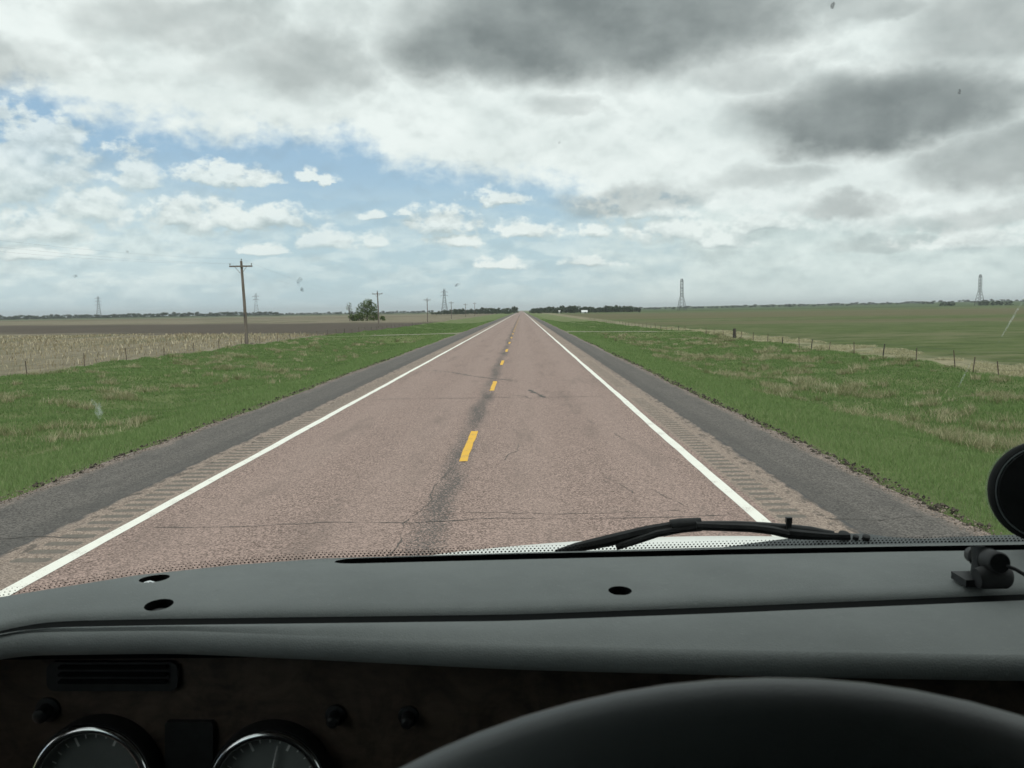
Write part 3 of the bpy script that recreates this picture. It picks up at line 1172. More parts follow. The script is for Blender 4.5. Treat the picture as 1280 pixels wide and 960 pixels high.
PL = [(-24.4, 78, 7.75, -.22, 'tallest wooden utility pole with a crossarm, standing by the stubble field fence'),
      (-28.0, 172, 7.35, -.10, 'wooden utility pole just beyond the round green tree in the field'),
      (-28.5, 266, 7.3, 0, 'small utility pole third along the line down the road'),
      (-29.0, 363, 7.3, 0, 'tiny utility pole fourth along the line, in front of the dark trees'),
      (-29.2, 458, 7.2, 0, 'tiny utility pole fifth along the line near the far bend of verge'),
      (-29.0, 545, 8.6, 0, 'tiny tall utility pole at the far end of the line'),
      (-24.2, -14, 7.6, 0, 'utility pole standing behind the truck by the fence')]
ends = []
for (x_, y_, H_, l_, lab) in PL:
    ends.append(pole(lab, x_, y_, H_, l_))
order = [6, 0, 1, 2, 3, 4, 5]
names = ['thin power wire on the field side of the pole crossarms', 'thin power wire on the road side of the pole crossarms', 'thin power wire along the pole tops']
for q in range(3):
    pts = []
    for a, b in zip(order[:-1], order[1:]):
        A0, B0 = Vector(ends[a][q]), Vector(ends[b][q])
        for k in range(12):
            t_ = k / 12
            p_ = A0.lerp(B0, t_)
            p_.z -= 1.3 * 4 * t_ * (1 - t_)
            pts.append(p_)
    pts.append(Vector(ends[order[-1]][q]))
    o = MB().tube(pts, .0022, 4).build('power_wire', MAT['wire'])
    tag(o, names[q], 'power wire', 'power wires between the utility poles')


# ------------------------------------------------------------------ lattice pylons
def pylon(label, X0, Y0, H, arms, base_w, rot):
    z = float(hgt(X0, Y0))
    root = thing('lattice_pylon', label, 'pylon', (X0, Y0, z), 'steel lattice pylons on the horizon')
    R = Matrix.Rotation(rot, 3, 'Z')

    def P(x, y, h): return tuple(Vector((X0, Y0, z + h)) + R @ Vector((x, y, 0)))
    t = .20
    if arms:
        lev = [(0, base_w / 2), (H * .42, base_w * .27), (H * .7, base_w * .16), (H * .95, base_w * .13), (H, base_w * .10)]
    else:
        lev = [(0, base_w / 2), (H * .28, base_w * .32), (H * .46, base_w * .17), (H * .70, base_w * .16), (H * .92, base_w * .15), (H, base_w * .09)]
    for sx in (-1, 1):
        for sy in (-1, 1):
            MB().tube([P(sx * w, sy * w, h) for h, w in lev], t * 1.15, 5).build('leg', MAT['steel'], root)
    br = MB()
    hs = np.linspace(0, H * .96, 11)
    wv = np.interp(hs, [l[0] for l in lev], [l[1] for l in lev])
    for k in range(10):
        for side in range(4):
            c = [(-1, -1), (1, -1), (1, 1), (-1, 1)]
            a, b = c[side], c[(side + 1) % 4]
            br.bar(P(a[0] * wv[k], a[1] * wv[k], hs[k]), P(b[0] * wv[k + 1], b[1] * wv[k + 1], hs[k + 1]), t * .55, n=4, cap=False)
            br.bar(P(b[0] * wv[k], b[1] * wv[k], hs[k]), P(a[0] * wv[k + 1], a[1] * wv[k + 1], hs[k + 1]), t * .55, n=4, cap=False)
    o = br.build('bracing', MAT['steel'], root)
    if arms:
        for h in arms:
            ww = base_w * .62
            m_ = MB()
            for s in (-1, 1):
                m_.bar(P(0, 0, H * h), P(s * ww, 0, H * h), t, t * .6, 5)
                m_.bar(P(0, 0, H * (h + .045)), P(s * ww, 0, H * h), t * .7, n=4)
                m_.bar(P(s * ww, 0, H * h), P(s * ww, 0, H * (h - .04)), t * .5, n=4)
            m_.build('crossarm', MAT['steel'], root)
    else:
        m_ = MB()
        ww = base_w * .15
        m_.tube([P(-ww, 0, H * .9), P(-ww * .8, 0, H * .975), P(-ww * .3, 0, H * 1.0), P(ww * .3, 0, H * 1.0), P(ww * .8, 0, H * .975), P(ww, 0, H * .9)], t * 1.2, 5)
        for h in (.46, .70):
            m_.bar(P(-ww * 1.4, 0, H * h), P(ww * 1.4, 0, H * h), t, n=5)
        o = m_.build('top_frame', MAT['steel'], root)
        o['kind'] = 'stuff'


def ground_x(px, Y):                          # lateral position that stands under a photo column at distance Y
    return CX + (px - 652) / F * Y


pylon('tall dark lattice pylon with a rounded top over the flat green field', ground_x(851, 1120), 1120, 41, None, 9.5, .15)
pylon('lattice pylon with a rounded top beside the dark shrubs at the far right', ground_x(1218.5, 1150), 1150, 41, None, 9.2, .1)
pylon('lattice pylon rising above the dense tree row beyond the utility poles', ground_x(556, 1480), 1480, 42, (.72, .86), 10.5, .3)
pylon('pale lattice pylon close beside the tallest utility pole', ground_x(320.5, 1560), 1560, 42, (.70, .84), 9.5, .3)
pylon('faint lattice pylon alone over the far left fields, with crossarms', ground_x(122.5, 1650), 1650, 42, (.60, .76, .9), 9.5, .4)


# ------------------------------------------------------------------ trees
def crown_mesh(name, blobs, n, leaf, seed, mat, flat=1.0):
    r = np.random.default_rng(seed)
    V, T = [], []
    wts = np.array([b[3] ** 2 for b in blobs])
    wts = wts / wts.sum()
    pick = r.choice(len(blobs), n, p=wts)
    B = np.array([b[:3] for b in blobs])[pick]
    Rr = np.array([b[3] for b in blobs])[pick]
    d = r.normal(0, 1, (n, 3))
    d /= np.linalg.norm(d, axis=1)[:, None]
    rad = Rr * np.clip(r.normal(.85, .2, n), .1, 1.25)
    c = B + d * rad[:, None] * np.array([1, 1, flat])
    e1 = r.normal(0, 1, (n, 3))
    e1 /= np.linalg.norm(e1, axis=1)[:, None]
    e2 = np.cross(e1, r.normal(0, 1, (n, 3)))
    e2 /= np.linalg.norm(e2, axis=1)[:, None]
    s = leaf * r.uniform(.5, 1.4, n)[:, None]
    v = np.stack([c - e1 * s - e2 * s * .4, c + e2 * s * .8, c + e1 * s, c - e2 * s * .7], 1)
    f = (np.arange(n)[:, None] * 4 + np.array([0, 1, 2, 3])[None])
    blob_t = r.uniform(.1, .75, len(blobs))[pick]
    t = np.clip(blob_t + r.normal(0, .18, n), 0, 1)
    o = raw_mesh(name, v.reshape(-1, 3), f, mat, np.repeat(t, 4))
    return o


def limb_mesh(name, H, spread, seed, mat, n_limb=7, trunk=.16):
    r = random.Random(seed)
    mb = MB()
    mb.tube([(0, 0, -.3), (r.uniform(-.1, .1), r.uniform(-.1, .1), H * .35), (r.uniform(-.2, .2), r.uniform(-.2, .2), H * .8)], [trunk, trunk * .75, trunk * .25], 7)
    for k in range(n_limb):
        a = 2 * math.pi * k / n_limb + r.uniform(-.4, .4)
        z0 = H * r.uniform(.22, .6)
        L = spread * r.uniform(.5, 1)
        p1 = Vector((math.cos(a) * L * .5, math.sin(a) * L * .5, z0 + H * .16))
        p2 = Vector((math.cos(a) * L, math.sin(a) * L, z0 + H * r.uniform(.2, .42)))
        mb.tube([(0, 0, z0), p1, p2], [trunk * .45, trunk * .28, trunk * .08], 5)
        for j in range(3):
            q = p1.lerp(p2, r.uniform(.2, .9))
            mb.tube([q, q + Vector((r.uniform(-.8, .8), r.uniform(-.8, .8), r.uniform(.3, 1.2)))], [trunk * .12, trunk * .03], 4)
    return mb.build(name, mat, smooth=True)


def blob_set(seed, n, R, H, low=.35, rmin=.28, rmax=.5):
    r = random.Random(seed)
    out_ = []
    for _ in range(n):
        a, q = r.uniform(0, 6.28), math.sqrt(r.random())
        h = low + (1 - low) * r.random()
        taper = 1 - .55 * max(0, (h - .6) / .4)
        out_.append((math.cos(a) * q * R * taper, math.sin(a) * q * R * taper, H * h * .9, R * r.uniform(rmin, rmax)))
    return out_


def place(o, X0, Y0, s=1.0, rz=0.0, sz=None, sink=0.0):
    o.location = (X0, Y0, float(hgt(X0, Y0)) - sink)
    o.rotation_euler = (0, 0, rz)
    o.scale = (s, s, s if sz is None else sz)


# the clump in the field: round green tree, bare thin tree, undergrowth
def single_tree(name, label, px, Y0, H, blobs, nleaf, leaf, seed, trunk=.16, spread=2.4, mat='leaf', limbs=7):
    X0 = ground_x(px, Y0)
    root = thing(name, label, 'tree' if 'tree' in name else 'bush', (X0, Y0, float(hgt(X0, Y0))))
    tr_ = limb_mesh('trunk', H, spread, seed, MAT['bark'], limbs, trunk)
    tr_.parent = root
    c = crown_mesh('crown', blobs, nleaf, leaf, seed, MAT[mat])
    c.parent = root
    return root


TY = 325.0
single_tree('tree', 'round green tree in the middle of the ploughed field', 459, TY, 7.9,
            [(.3, 0, 6.5, 1.7), (-1.7, .3, 5.4, 1.7), (1.9, -.2, 5.7, 1.7), (3.1, .4, 4.6, 1.4), (-2.9, .2, 4.0, 1.5), (.2, 0, 4.4, 1.9), (1.8, .3, 3.2, 1.7), (-1.2, -.5, 2.8, 1.7), (1.2, -.8, 7.4, .9), (3.0, 0, 2.2, 1.3), (-2.4, 0, 2.0, 1.3), (.3, -.5, 1.6, 1.6)], 2500, .22, 5, .24, 2.6)
single_tree('bare_tree', 'thin nearly bare tree beside the round green tree', 437, TY - 4, 7.4,
            [(0, 0, 6.2, .8), (-.6, .2, 5.0, .8), (.5, 0, 4.2, .7), (.3, .1, 2.8, .7)], 210, .13, 6, .12, 1.3, limbs=10)
for k, (px, dy, r_, lab) in enumerate([(441, 2, 1.6, 'low dark bush at the foot of the thin bare tree'), (449, -1, 1.9, 'dark bush between the bare tree and the round tree'),
                                       (468, 1, 1.8, 'dark bush at the foot of the round green tree on its road side'), (478, 3, 1.0, 'small scrubby bush at the road side end of the field clump')]):
    single_tree('bush', lab, px, TY + dy, r_ * 1.8, blob_set(60 + k, 9, r_, r_ * 1.5, .12), 700, .2, 70 + k, .05, r_ * .8, 'leaf')

# tree rows on the horizon: a few source trees, then copies
SRC = []
for k in range(6):
    H_ = 7.5 + k * .5
    rt = thing('far_tree', 'tmp', 'tree')
    tr_ = limb_mesh('trunk', H_, 2.2, 200 + k, MAT['bark'], 5, .2)
    tr_.parent = rt
    c_ = crown_mesh('crown', blob_set(220 + k, 10 + k, 2.6 + .25 * (k % 3), H_, .16, .36, .56), 620, .42, 230 + k, MAT['leaf_far'])
    c_.parent = rt
    SRC.append(rt)
used = set()


def far_tree(k, X0, Y0, s, rz, label, group, sz=None, sink=0.0):
    k %= len(SRC)
    o = SRC[k] if k not in used else copy_tree(SRC[k])
    used.add(k)
    place(o, X0, Y0, s, rz, sz, sink)
    tag(o, label, 'tree', group)


def tree_row(px0, px1, Y0, Y1, n, hpx, seed, label, group, prof=None, wide=1.2):
    r = random.Random(seed)
    for i in range(n):
        f_ = (i + r.uniform(-.3, .3)) / max(1, n - 1)
        px = px0 + (px1 - px0) * min(1, max(0, f_))
        Y_ = r.uniform(Y0, Y1)
        h = hpx * r.uniform(.72, 1.15)
        if prof:
            h *= np.interp(px, prof[0], prof[1])
        H_m = h * Y_ / F
        k = r.randrange(6)
        far_tree(k, ground_x(px, Y_), Y_, H_m / (7.5 + k * .5) * wide * r.uniform(.8, 1.25), r.uniform(0, 6.28), label, group, H_m / (7.5 + k * .5) * (1.3 if wide > 2 else 1), H_m * (.33 if wide > 2 else .06))


tree_row(540, 646, 860, 1000, 62, 7.2, 1, 'dark green tree packed in the row behind the utility poles', 'trees in the row at the far end of the verge', ([540, 560, 646], [.5, .9, 1.1]))
tree_row(663, 797, 820, 960, 66, 8.0, 2, 'dark green tree packed in the shelter belt around the white sheds', 'trees in the shelter belt around the sheds', ([663, 670, 690, 730, 745, 770, 797], [.8, 1, 1, 1.15, .9, 1.0, 1.0]))
far_tree(1, ground_x(643, 850), 850, .55, 1.0, 'taller lone tree ending the row where the road vanishes', None, .8)
far_tree(2, ground_x(718, 815), 815, .8, 2.0, 'taller round tree standing just above the white roofed shed', None, .85)
tree_row(-40, 345, 1500, 1900, 96, 5.0, 3, 'bluish tree low along the far edge of the stubble fields', 'trees along the far edge of the stubble fields', None, 2.3)
tree_row(345, 540, 2000, 2600, 46, 3.0, 4, 'tiny bluish tree on the distant skyline beyond the lone field tree', 'tiny trees on the skyline beyond the field clump', None, 2.6)
tree_row(800, 1330, 1900, 2500, 90, 3.0, 5, 'tiny bluish tree on the distant skyline beyond the green field', 'tiny trees on the skyline beyond the green field', None, 3.2)
tree_row(1218, 1258, 1080, 1120, 12, 5.6, 6, 'dark shrubby tree clustered beside the far pylon', 'shrubby trees beside the far pylon')
tree_row(1172, 1186, 1080, 1120, 4, 4.6, 7, 'dark shrubby tree in the little clump short of the far pylon', 'shrubby trees in the little clump')
for k in range(6):
    if k not in used:
        for ch in list(SRC[k].children):
            bpy.data.objects.remove(ch)
        bpy.data.objects.remove(SRC[k])


# ------------------------------------------------------------------ white sheds among the far trees
def shed(label, px, Y0, w, d, h, roof_h):
    X0 = ground_x(px, Y0)
    z = float(hgt(X0, Y0))
    root = thing('farm_shed', label, 'shed', (X0, Y0, z))
    MB().box((X0, Y0, z + h / 2), (w / 2, d / 2, h / 2)).build('wall', MAT['shed_white'], root)
    mb = MB()
    a, b2 = w / 2 + .4, d / 2 + .4
    rows = [[(X0 + q * a, Y0 - b2, z + h + .03), (X0 + q * a, Y0, z + h + roof_h), (X0 + q * a, Y0 + b2, z + h + .03), (X0 + q * a, Y0 + b2, z + h + .18), (X0 + q * a, Y0, z + h + roof_h + .15), (X0 + q * a, Y0 - b2, z + h + .18)] for q in (-1, 1)]
    mb.loft(rows, closed=True, caps=True).build('roof', MAT['shed_roof'], root)
    MB().box((X0 + w * .15, Y0 - d / 2 - .05, z + h * .4), (w * .16, .06, h * .4)).build('door', MAT['shed_dark'], root)
    MB().box((X0 - w * .28, Y0 - d / 2 - .05, z + h * .55), (w * .07, .06, h * .14)).build('window', MAT['shed_dark'], root)


shed('low white shed with a pale roof in front of the shelter belt', 730, 800, 5.0, 6, .9, 1.5)
shed('tiny white shed almost hidden among the trees near the road', 699, 805, 1.1, 3, 1.7, .7)


# ------------------------------------------------------------------ the truck around the camera
TX = CX + .62
truck = thing('truck', 'truck cab with a grey dashboard, white hood and dark steering wheel', 'truck', (TX, 1.0, 0))


def R_(xr, d, z):                              # from the eye: right, ahead, up
    return (CX + xr, d, CZ + z)


def mirror(pts):
    return pts + [(1.24 - x, d) for x, d in reversed(pts[:-1])]


GLASS = mirror([(-.60, .64), (-.565, .735), (-.512, .803), (-.408, .868), (-.320, .900), (-.227, .922), (-.014, .936), (.221, .949), (.45, .956), (.62, .958)])
gx_, gd_ = zip(*GLASS)


def back(x): return float(np.interp(x, gx_, gd_))


SEAM = [(-.56, .60), (-.505, .655), (-.478, .700), (-.455, .727), (-.425, .737), (-.328, .740), (-.012, .742), (.177, .756), (.466, .782), (.62, .79), (1.8, .80)]
BEND = [(-.56, .56), (-.50, .62), (-.47, .665), (-.443, .683), (-.306, .687), (-.168, .673), (-.011, .655), (.211, .639), (.377, .629), (.62, .622), (1.8, .61)]


def smooth_interp(tab, x):
    xs, ds = zip(*tab)
    return float(np.mean([np.interp(x + q, xs, ds) for q in (-.02, -.01, 0, .01, .02)]))


def seam(x): return smooth_interp(SEAM, x)
def bend(x): return smooth_interp(BEND, x)


DZ = -.270
xs = np.concatenate([np.linspace(-.575, -.38, 26), np.linspace(-.36, .62, 50), np.linspace(.66, 1.60, 22)])
rows = []
for x in xs:
    s0, b0 = seam(x) + .009, back(x) - .002
    top = []
    for q in np.linspace(0, 1, 12):
        d = s0 + .008 + (b0 - s0 - .008) * q
        top.append(R_(x, d, DZ + .003 * math.sin(math.pi * q) - .0005 * q))
    prof = [R_(x, s0, DZ - .024), R_(x, s0, DZ - .009), R_(x, s0 + .0025, DZ - .003)] + top + [R_(x, b0, DZ - .026)]
    rows.append(prof)
dash = MB().loft(rows, closed=True, caps=True).build('dashboard', MAT['dash'], truck, True)

# holes and the defroster slot are cut through the dash top
cuts = MB()


def hole_at(px, py, rx, ry):
    # where the photo shows the recess, on the level of the dash top
    d = ray(px, py)
    t_ = (DZ + .002) / d.z
    p = Vector((CX, 0, CZ)) + d * t_
    ring = []
    for zz in (.03, -.0065):
        ring.append([(p.x + rx * math.cos(a), p.y + ry * math.sin(a), CZ + DZ + zz) for a in np.linspace(0, 2 * math.pi, 28, endpoint=False)])
    cuts.loft(ring, closed=True, caps=True)
    return p


h1 = hole_at(193, 722.5, .0145, .0165)
h2 = hole_at(198.5, 754.5, .0128, .0140)
h3 = hole_at(775, 737.5, .0112, .0118)
slot_top = []
for (px, py, w) in [(419, 703.5, .004), (430, 703, .0105), (445, 702.6, .0125), (640, 697.5, .0135), (900, 692, .0130), (1120, 688.5, .0125), (1300, 686, .0125)]:
    d = ray(px, py)
    p = Vector((CX, 0, CZ)) + d * ((DZ - .001) / d.z)
    slot_top.append((p.x, p.y, w))
slot_top.append((CX + 1.0, slot_top[-1][1] - .012, .0075))
rows = []
for (x, y, w) in slot_top:
    rows.append([(x, y - w, CZ + DZ + .03), (x, y + w, CZ + DZ + .03), (x, y + w, CZ + DZ - .018), (x, y - w, CZ + DZ - .018)])
cuts.loft(rows, closed=True, caps=True)
co = cuts.build('cutter', MAT['gap'])
md = dash.modifiers.new('holes', 'BOOLEAN')
md.operation = 'DIFFERENCE'
md.solver = 'EXACT'
md.object = co
dash.data.materials.append(MAT['gap'])
bpy.context.view_layer.update()
dg = bpy.context.evaluated_depsgraph_get()
new = bpy.data.meshes.new_from_object(dash.evaluated_get(dg))
dash.modifiers.clear()
dash.data = new
new.name = 'dashboard'
bpy.data.objects.remove(co)
for k, p in enumerate((h1, h2, h3)):
    mb = MB()
    mb.lathe((p.x, p.y, CZ + DZ - .0064), (0, 0, 1), [(.0075, 0), (.0075, .0015), (.003, .003)], 20)
    mb.build('screw', MAT['screw'] if k == 0 else MAT['black_plastic'], dash, True)
if True:
    mb = MB().tube([(h1.x - .008, h1.y - .005, CZ + DZ - .0022), (h1.x - .002, h1.y - .006, CZ + DZ - .0012), (h1.x + .003, h1.y - .0055, CZ + DZ - .0020)], [.0018, .0026, .0016], 8)
    mb.build('clip', MAT['chrome'], dash)  # chrome sliver added to give a glint at the hole rim

# seam filler, padded front edge, fascia
mb = MB()
mb.loft([[R_(x, seam(x) - .0095, DZ - .0052), R_(x, seam(x) + .0105, DZ - .0052)] for x in xs])
mb.build('seam_gap', MAT['gap'], dash)
rows = []
for x in xs:
    s0, b0 = seam(x) - .008, bend(x) + .012 + .016 / (1 + math.exp((x + .18) * 7))
    r = .011
    lip = .002
    prof = [R_(x, s0, DZ - .022), R_(x, s0, DZ - .008), R_(x, s0 - .002, DZ - .0035)]
    for q in np.linspace(0, 1, 7):
        prof.append(R_(x, s0 - .008 + (b0 + r - s0 + .008) * q, DZ - .002 + .002 * math.sin(math.pi * q) - .004 * q))
    for a in np.linspace(.12, 1.5, 12) * math.pi / 2:
        prof.append(R_(x, b0 + r - r * math.sin(a), DZ - .004 - r + r * math.cos(a)))
    prof.append(R_(x, b0 + .020, DZ - .022))
    prof.append(R_(x, .765, DZ - .024))
    rows.append(prof)
MB().loft(rows, closed=False).build('dash_pad', MAT['dash'], truck, True)

FD = .748                                        # fascia distance


def fz(z): return FD + .0 + (-.30 - z) * -.10     # the panel leans slightly away at the top


fascia = MB()
fascia.loft([[R_(x, fz(z), z) for z in np.linspace(-.284, -.85, 12)] for x in np.linspace(-.60, 1.62, 30)])
fascia = fascia.build('fascia', MAT['fascia'], truck)


def fasc(px, py, off=0.0):                       # photo pixel on the fascia
    d = ray(px, py)
    t_ = FD / d.y
    for _ in range(4):
        z = d.z * t_
        t_ = (fz(z) - off) / d.y
    return Vector((CX, 0, CZ)) + d * t_


def rounded(px0, py0, px1, py1, r, off, n=6):
    pts = []
    for (cx_, cy_, a0) in ((px1 - r, py0 + r, -90), (px1 - r, py1 - r, 0), (px0 + r, py1 - r, 90), (px0 + r, py0 + r, 180)):
        for k in range(n + 1):
            a = math.radians(a0 + 90 * k / n)
            pts.append(fasc(cx_ + r * math.cos(a), cy_ + r * math.sin(a), off))
    return pts


def panel(px0, py0, px1, py1, r, off, depth, name, mat, parent):
    f0 = rounded(px0, py0, px1, py1, r, off)
    f1 = [p + Vector((0, depth, 0)) for p in f0]
    return MB().loft([f1, f0], closed=True, caps=True).build(name, mat, parent)


MB().loft([[R_(x, fz(-.29) - .010, -.286), R_(x, fz(-.30) - .012, -.300), R_(x, fz(-.32) - .008, -.307), R_(x, fz(-.32) + .004, -.308)] for x in np.linspace(-.60, 1.62, 30)]).build('lip_shade_strip', MAT['gap'], truck)  # black strip standing in for the shade under the pad lip
vent = panel(58, 828, 222, 864, 10, .006, .008, 'air_vent', MAT['black_plastic'], truck)
for q in range(3):
    panel(72, 833 + q * 9, 208, 837 + q * 9, 1.5, .010, .006, 'louvre', MAT['gap'], vent)
panel(206, 903, 266, 1010, 3, .006, .008, 'rocker_switch', MAT['black_plastic'], truck)
for (px, py, r) in ((61, 886, .009), (420, 893, .0075), (511, 894, .0075)):
    p = fasc(px, py)
    k_ = MB().lathe(p, (0, -1, 0), [(r * 1.25, 0), (r * 1.25, .003), (r * .8, .004), (r * .7, .016), (r * .4, .018)], 18).build('knob', MAT['black_plastic'], truck, True)


def gauge(px, py, rpx, needle, tilt):
    p = fasc(px, py, .022)
    r = rpx / F * (p - Vector((CX, 0, CZ))).length * 1.0
    ax = Vector((0, -1, .12)).normalized()
    g = MB().lathe(p, ax, [(r * 1.06, -.024), (r * 1.06, -.004), (r * 1.04, 0), (r * 1.0, -.001), (r * .98, -.004)], 56, close=False).build('gauge', MAT['black_plastic'], truck, True)
    prof = [(r * .94 + r * .068 * math.cos(a), .0015 + r * .06 * math.sin(a)) for a in np.linspace(-.6, math.pi + .3, 12)]
    MB().lathe(p, ax, prof, 64, close=False).build('bezel', MAT['chrome'], g, True)
    MB().lathe(p, ax, [(r * .95, -.010), (.0005, -.010)], 48, close=False).build('dial', MAT['dial'], g)
    up_ = Vector((0, .12, 1)).normalized()
    for k in range(21):
        a = math.radians(-130 + 13 * k)
        d = Vector((math.sin(a), 0, 0)) + up_ * math.cos(a)
        big = k % 4 == 0
        a0, a1 = r * (.66 if big else .74), r * .82
        w = .0011 if big else .0006
        side = d.cross(ax).normalized()
        c = p - ax * .009
        MB().poly([c + d * a0 - side * w, c + d * a0 + side * w, c + d * a1 + side * w, c + d * a1 - side * w]).build('tick', MAT['tick'], g)
    a = math.radians(needle)
    d = Vector((math.sin(a), 0, 0)) + up_ * math.cos(a)
    side = d.cross(ax).normalized()
    c = p - ax * .006
    MB().loft([[c - d * r * .15 - side * .0018, c - d * r * .15 + side * .0018, c - d * r * .15 + ax * .001], [c + d * r * .72 - side * .0007, c + d * r * .72 + side * .0007, c + d * r * .72 + ax * .001]], closed=True, caps=True).build('needle', MAT['tick'], g)


gauge(113.5, 983, 62, -70, 0)
gauge(334, 988, 64, 12, 0)

# steering wheel
wc = Vector((CX + .0757, .274, CZ - .357))
tl = -.0922
wu, wn, we_ = Vector((0, math.sin(tl), math.cos(tl))), Vector((0, -math.cos(tl), math.sin(tl))), Vector((1, 0, 0))
rows = []
for k in range(97):
    a = 2 * math.pi * k / 96
    rad = we_ * math.cos(a) + wu * math.sin(a)
    rows.append([wc + rad * (.225 + .018 * math.cos(ph)) + wn * .018 * math.sin(ph) for ph in np.linspace(0, 2 * math.pi, 22, endpoint=False)])
wheel = MB().loft(rows, closed=True).build('steering_wheel', MAT['rim'], truck, True)
for a in (0, 90, 180, 270):
    a = math.radians(a + 45)
    rad = we_ * math.cos(a) + wu * math.sin(a)
    MB().tube([wc + rad * .06 - wn * .03, wc + rad * .14 - wn * .022, wc + rad * .222], [.022, .015, .012], 8, squash=.6).build('spoke', MAT['rim'], wheel, True)
MB().lathe(wc - wn * .04, wn, [(.085, 0), (.085, .018), (.07, .028), (.02, .032)], 32).build('wheel_hub', MAT['black_plastic'], wheel, True)
MB().tube([wc - wn * .03, wc - wn * .40 + Vector((0, 0, -.10))], [.05, .06], 16).build('steering_column', MAT['black_plastic'], truck, True)

# windshield and the printed dots along its lower edge
GT = .36                                         # height of the header above the eye


def glass_pt(x, q, out_off=0.0):                 # q: 0 at the dash, 1 at the header
    d0 = back(x) + .006
    z = DZ - .012 + (GT - DZ + .012) * q
    return Vector(R_(x, d0 - (.34 * q) + .02 * math.sin(math.pi * q) + out_off, z))


gxs = np.linspace(-.59, 1.83, 60)
MB().loft([[glass_pt(x, q) for q in np.linspace(0, 1, 14)] for x in gxs]).build('windshield', MAT['glass'], truck, True)
mb = MB()
arc = [(-.59, 0.0)]
step = .0044
X_ = -.585
pos_list = []
while X_ < 1.82:
    pos_list.append(X_)
    dd = (back(X_ + .001) - back(X_)) / .001
    X_ += step / math.sqrt(1 + dd * dd)
glen = math.hypot(.34, GT - DZ)
for rI in range(6):
    up_d = .0042 + rI * .0033
    rad0 = [.0019, .0018, .0016, .00135, .0011, .0008][rI]
    for k, x in enumerate(pos_list):
        xx = x + (.5 * step if rI % 2 else 0)
        rad = rad0 * (1 - .42 * max(0.0, min(1.0, (-.12 - xx) / .4)))
        q = up_d / glen
        c = glass_pt(xx, q, -.0008)
        tx = (glass_pt(xx + .002, q, -.0008) - glass_pt(xx - .002, q, -.0008)).normalized()
        ty = (glass_pt(xx, q + .01, -.0008) - glass_pt(xx, q - .01, -.0008)).normalized()
        mb.poly([c + tx * rad * math.cos(a) + ty * rad * math.sin(a) for a in np.linspace(0, 2 * math.pi, 7, endpoint=False)])
o = mb.build('frit_dots', MAT['frit'], truck)
o['kind'] = 'stuff'
mb = MB()
mb.loft([[glass_pt(x, -.004, -.0008), glass_pt(x, .0040 / glen, -.0008)] for x in gxs])
mb.build('frit_band', MAT['frit'], truck)

# dirt on the glass: bug residue and a dried smear
def on_glass(px, py):
    lo, hi = .3, 1.2
    d = ray(px, py)
    for _ in range(40):
        mid = (lo + hi) / 2
        p = d * (mid / d.y)
        q = (p.z - DZ + .012) / (GT - DZ + .012)
        if glass_pt(p.x, max(0, min(1, q))).y > mid: lo = mid
        else: hi = mid
    p = d * (lo / d.y)
    return Vector((CX, -.0015, CZ)) + p


for (px, py, w, h, a, mt) in [(375, 352, 3.0, 6.5, -30, 'splat'), (378, 362, 2.2, 2.6, 0, 'splat'), (572, 356, 4.2, 2.0, 25, 'splat'), (1040, 8, 2.2, 3.6, -20, 'splat'),
                              (1198, 115, 2.2, 3.4, 20, 'splat'), (160, 315, 2.0, 1.4, 0, 'splat'), (95, 345, 3.0, 1.8, 0, 'splat'), (119 * .5 + 640, 178, 1.8, 2.2, 0, 'splat'),
                              (124, 514, 5.5, 13, -14, 'smear'), (118, 503, 3, 5, 20, 'smear'), (1266, 395, 1.3, 34, -18, 'smear'), (1204, 470, 1.2, 20, -14, 'smear')]:
    c = on_glass(px, py)
    k = .8 / F
    r = random.Random(px)
    pts = []
    for j in range(11):
        th = 2 * math.pi * j / 11
        u, v_ = w * math.cos(th) * r.uniform(.7, 1.2), h * math.sin(th) * r.uniform(.7, 1.2)
        ca, sa = math.cos(math.radians(a)), math.sin(math.radians(a))
        uu, vv = u * ca - v_ * sa, u * sa + v_ * ca
        pts.append(c + Vector((uu * k, -vv * k * -.40, vv * k)) * 1.0)
    pts = [p + Vector((0, -2 * .40 * (p.z - c.z), 0)) for p in pts]
    MB().poly(pts).build('insect_splat' if mt == 'splat' else 'smear', MAT[mt], truck)

# hood, cowl, wiper
rows = []
for dxx in np.linspace(-1.12, 1.12, 41):
    crown = -.062 * abs(dxx) ** 1.9 - .35 * max(0, abs(dxx) - .92) ** 1.5
    r = []
    for Y_ in np.linspace(1.25, 3.3, 30):
        zc = np.interp(Y_, [1.25, 2.0, 2.8], [1.80, 1.742, 1.662])
        zc -= .55 * max(0, Y_ - 2.72) ** 1.7
        r.append((TX + dxx, Y_, zc + crown))
    rows.append(r)
for e in (0, -1):
    pass
hood = MB().loft(rows)
hood = hood.build('hood', MAT['hood'], truck, True)
mb = MB()
for s in (-1, 1):
    mb.loft([[(TX + s * 1.115, Y_, min(r_[2] for r_ in rows[0] if abs(r_[1] - Y_) < .2) - .01), (TX + s * 1.14, Y_, .75)] for Y_ in np.linspace(1.3, 3.2, 12)])
mb.loft([[(TX + x_, 3.3, 1.08), (TX + x_, 3.36, .6)] for x_ in np.linspace(-1.1, 1.1, 6)])
mb.build('fender', MAT['hood'], truck)

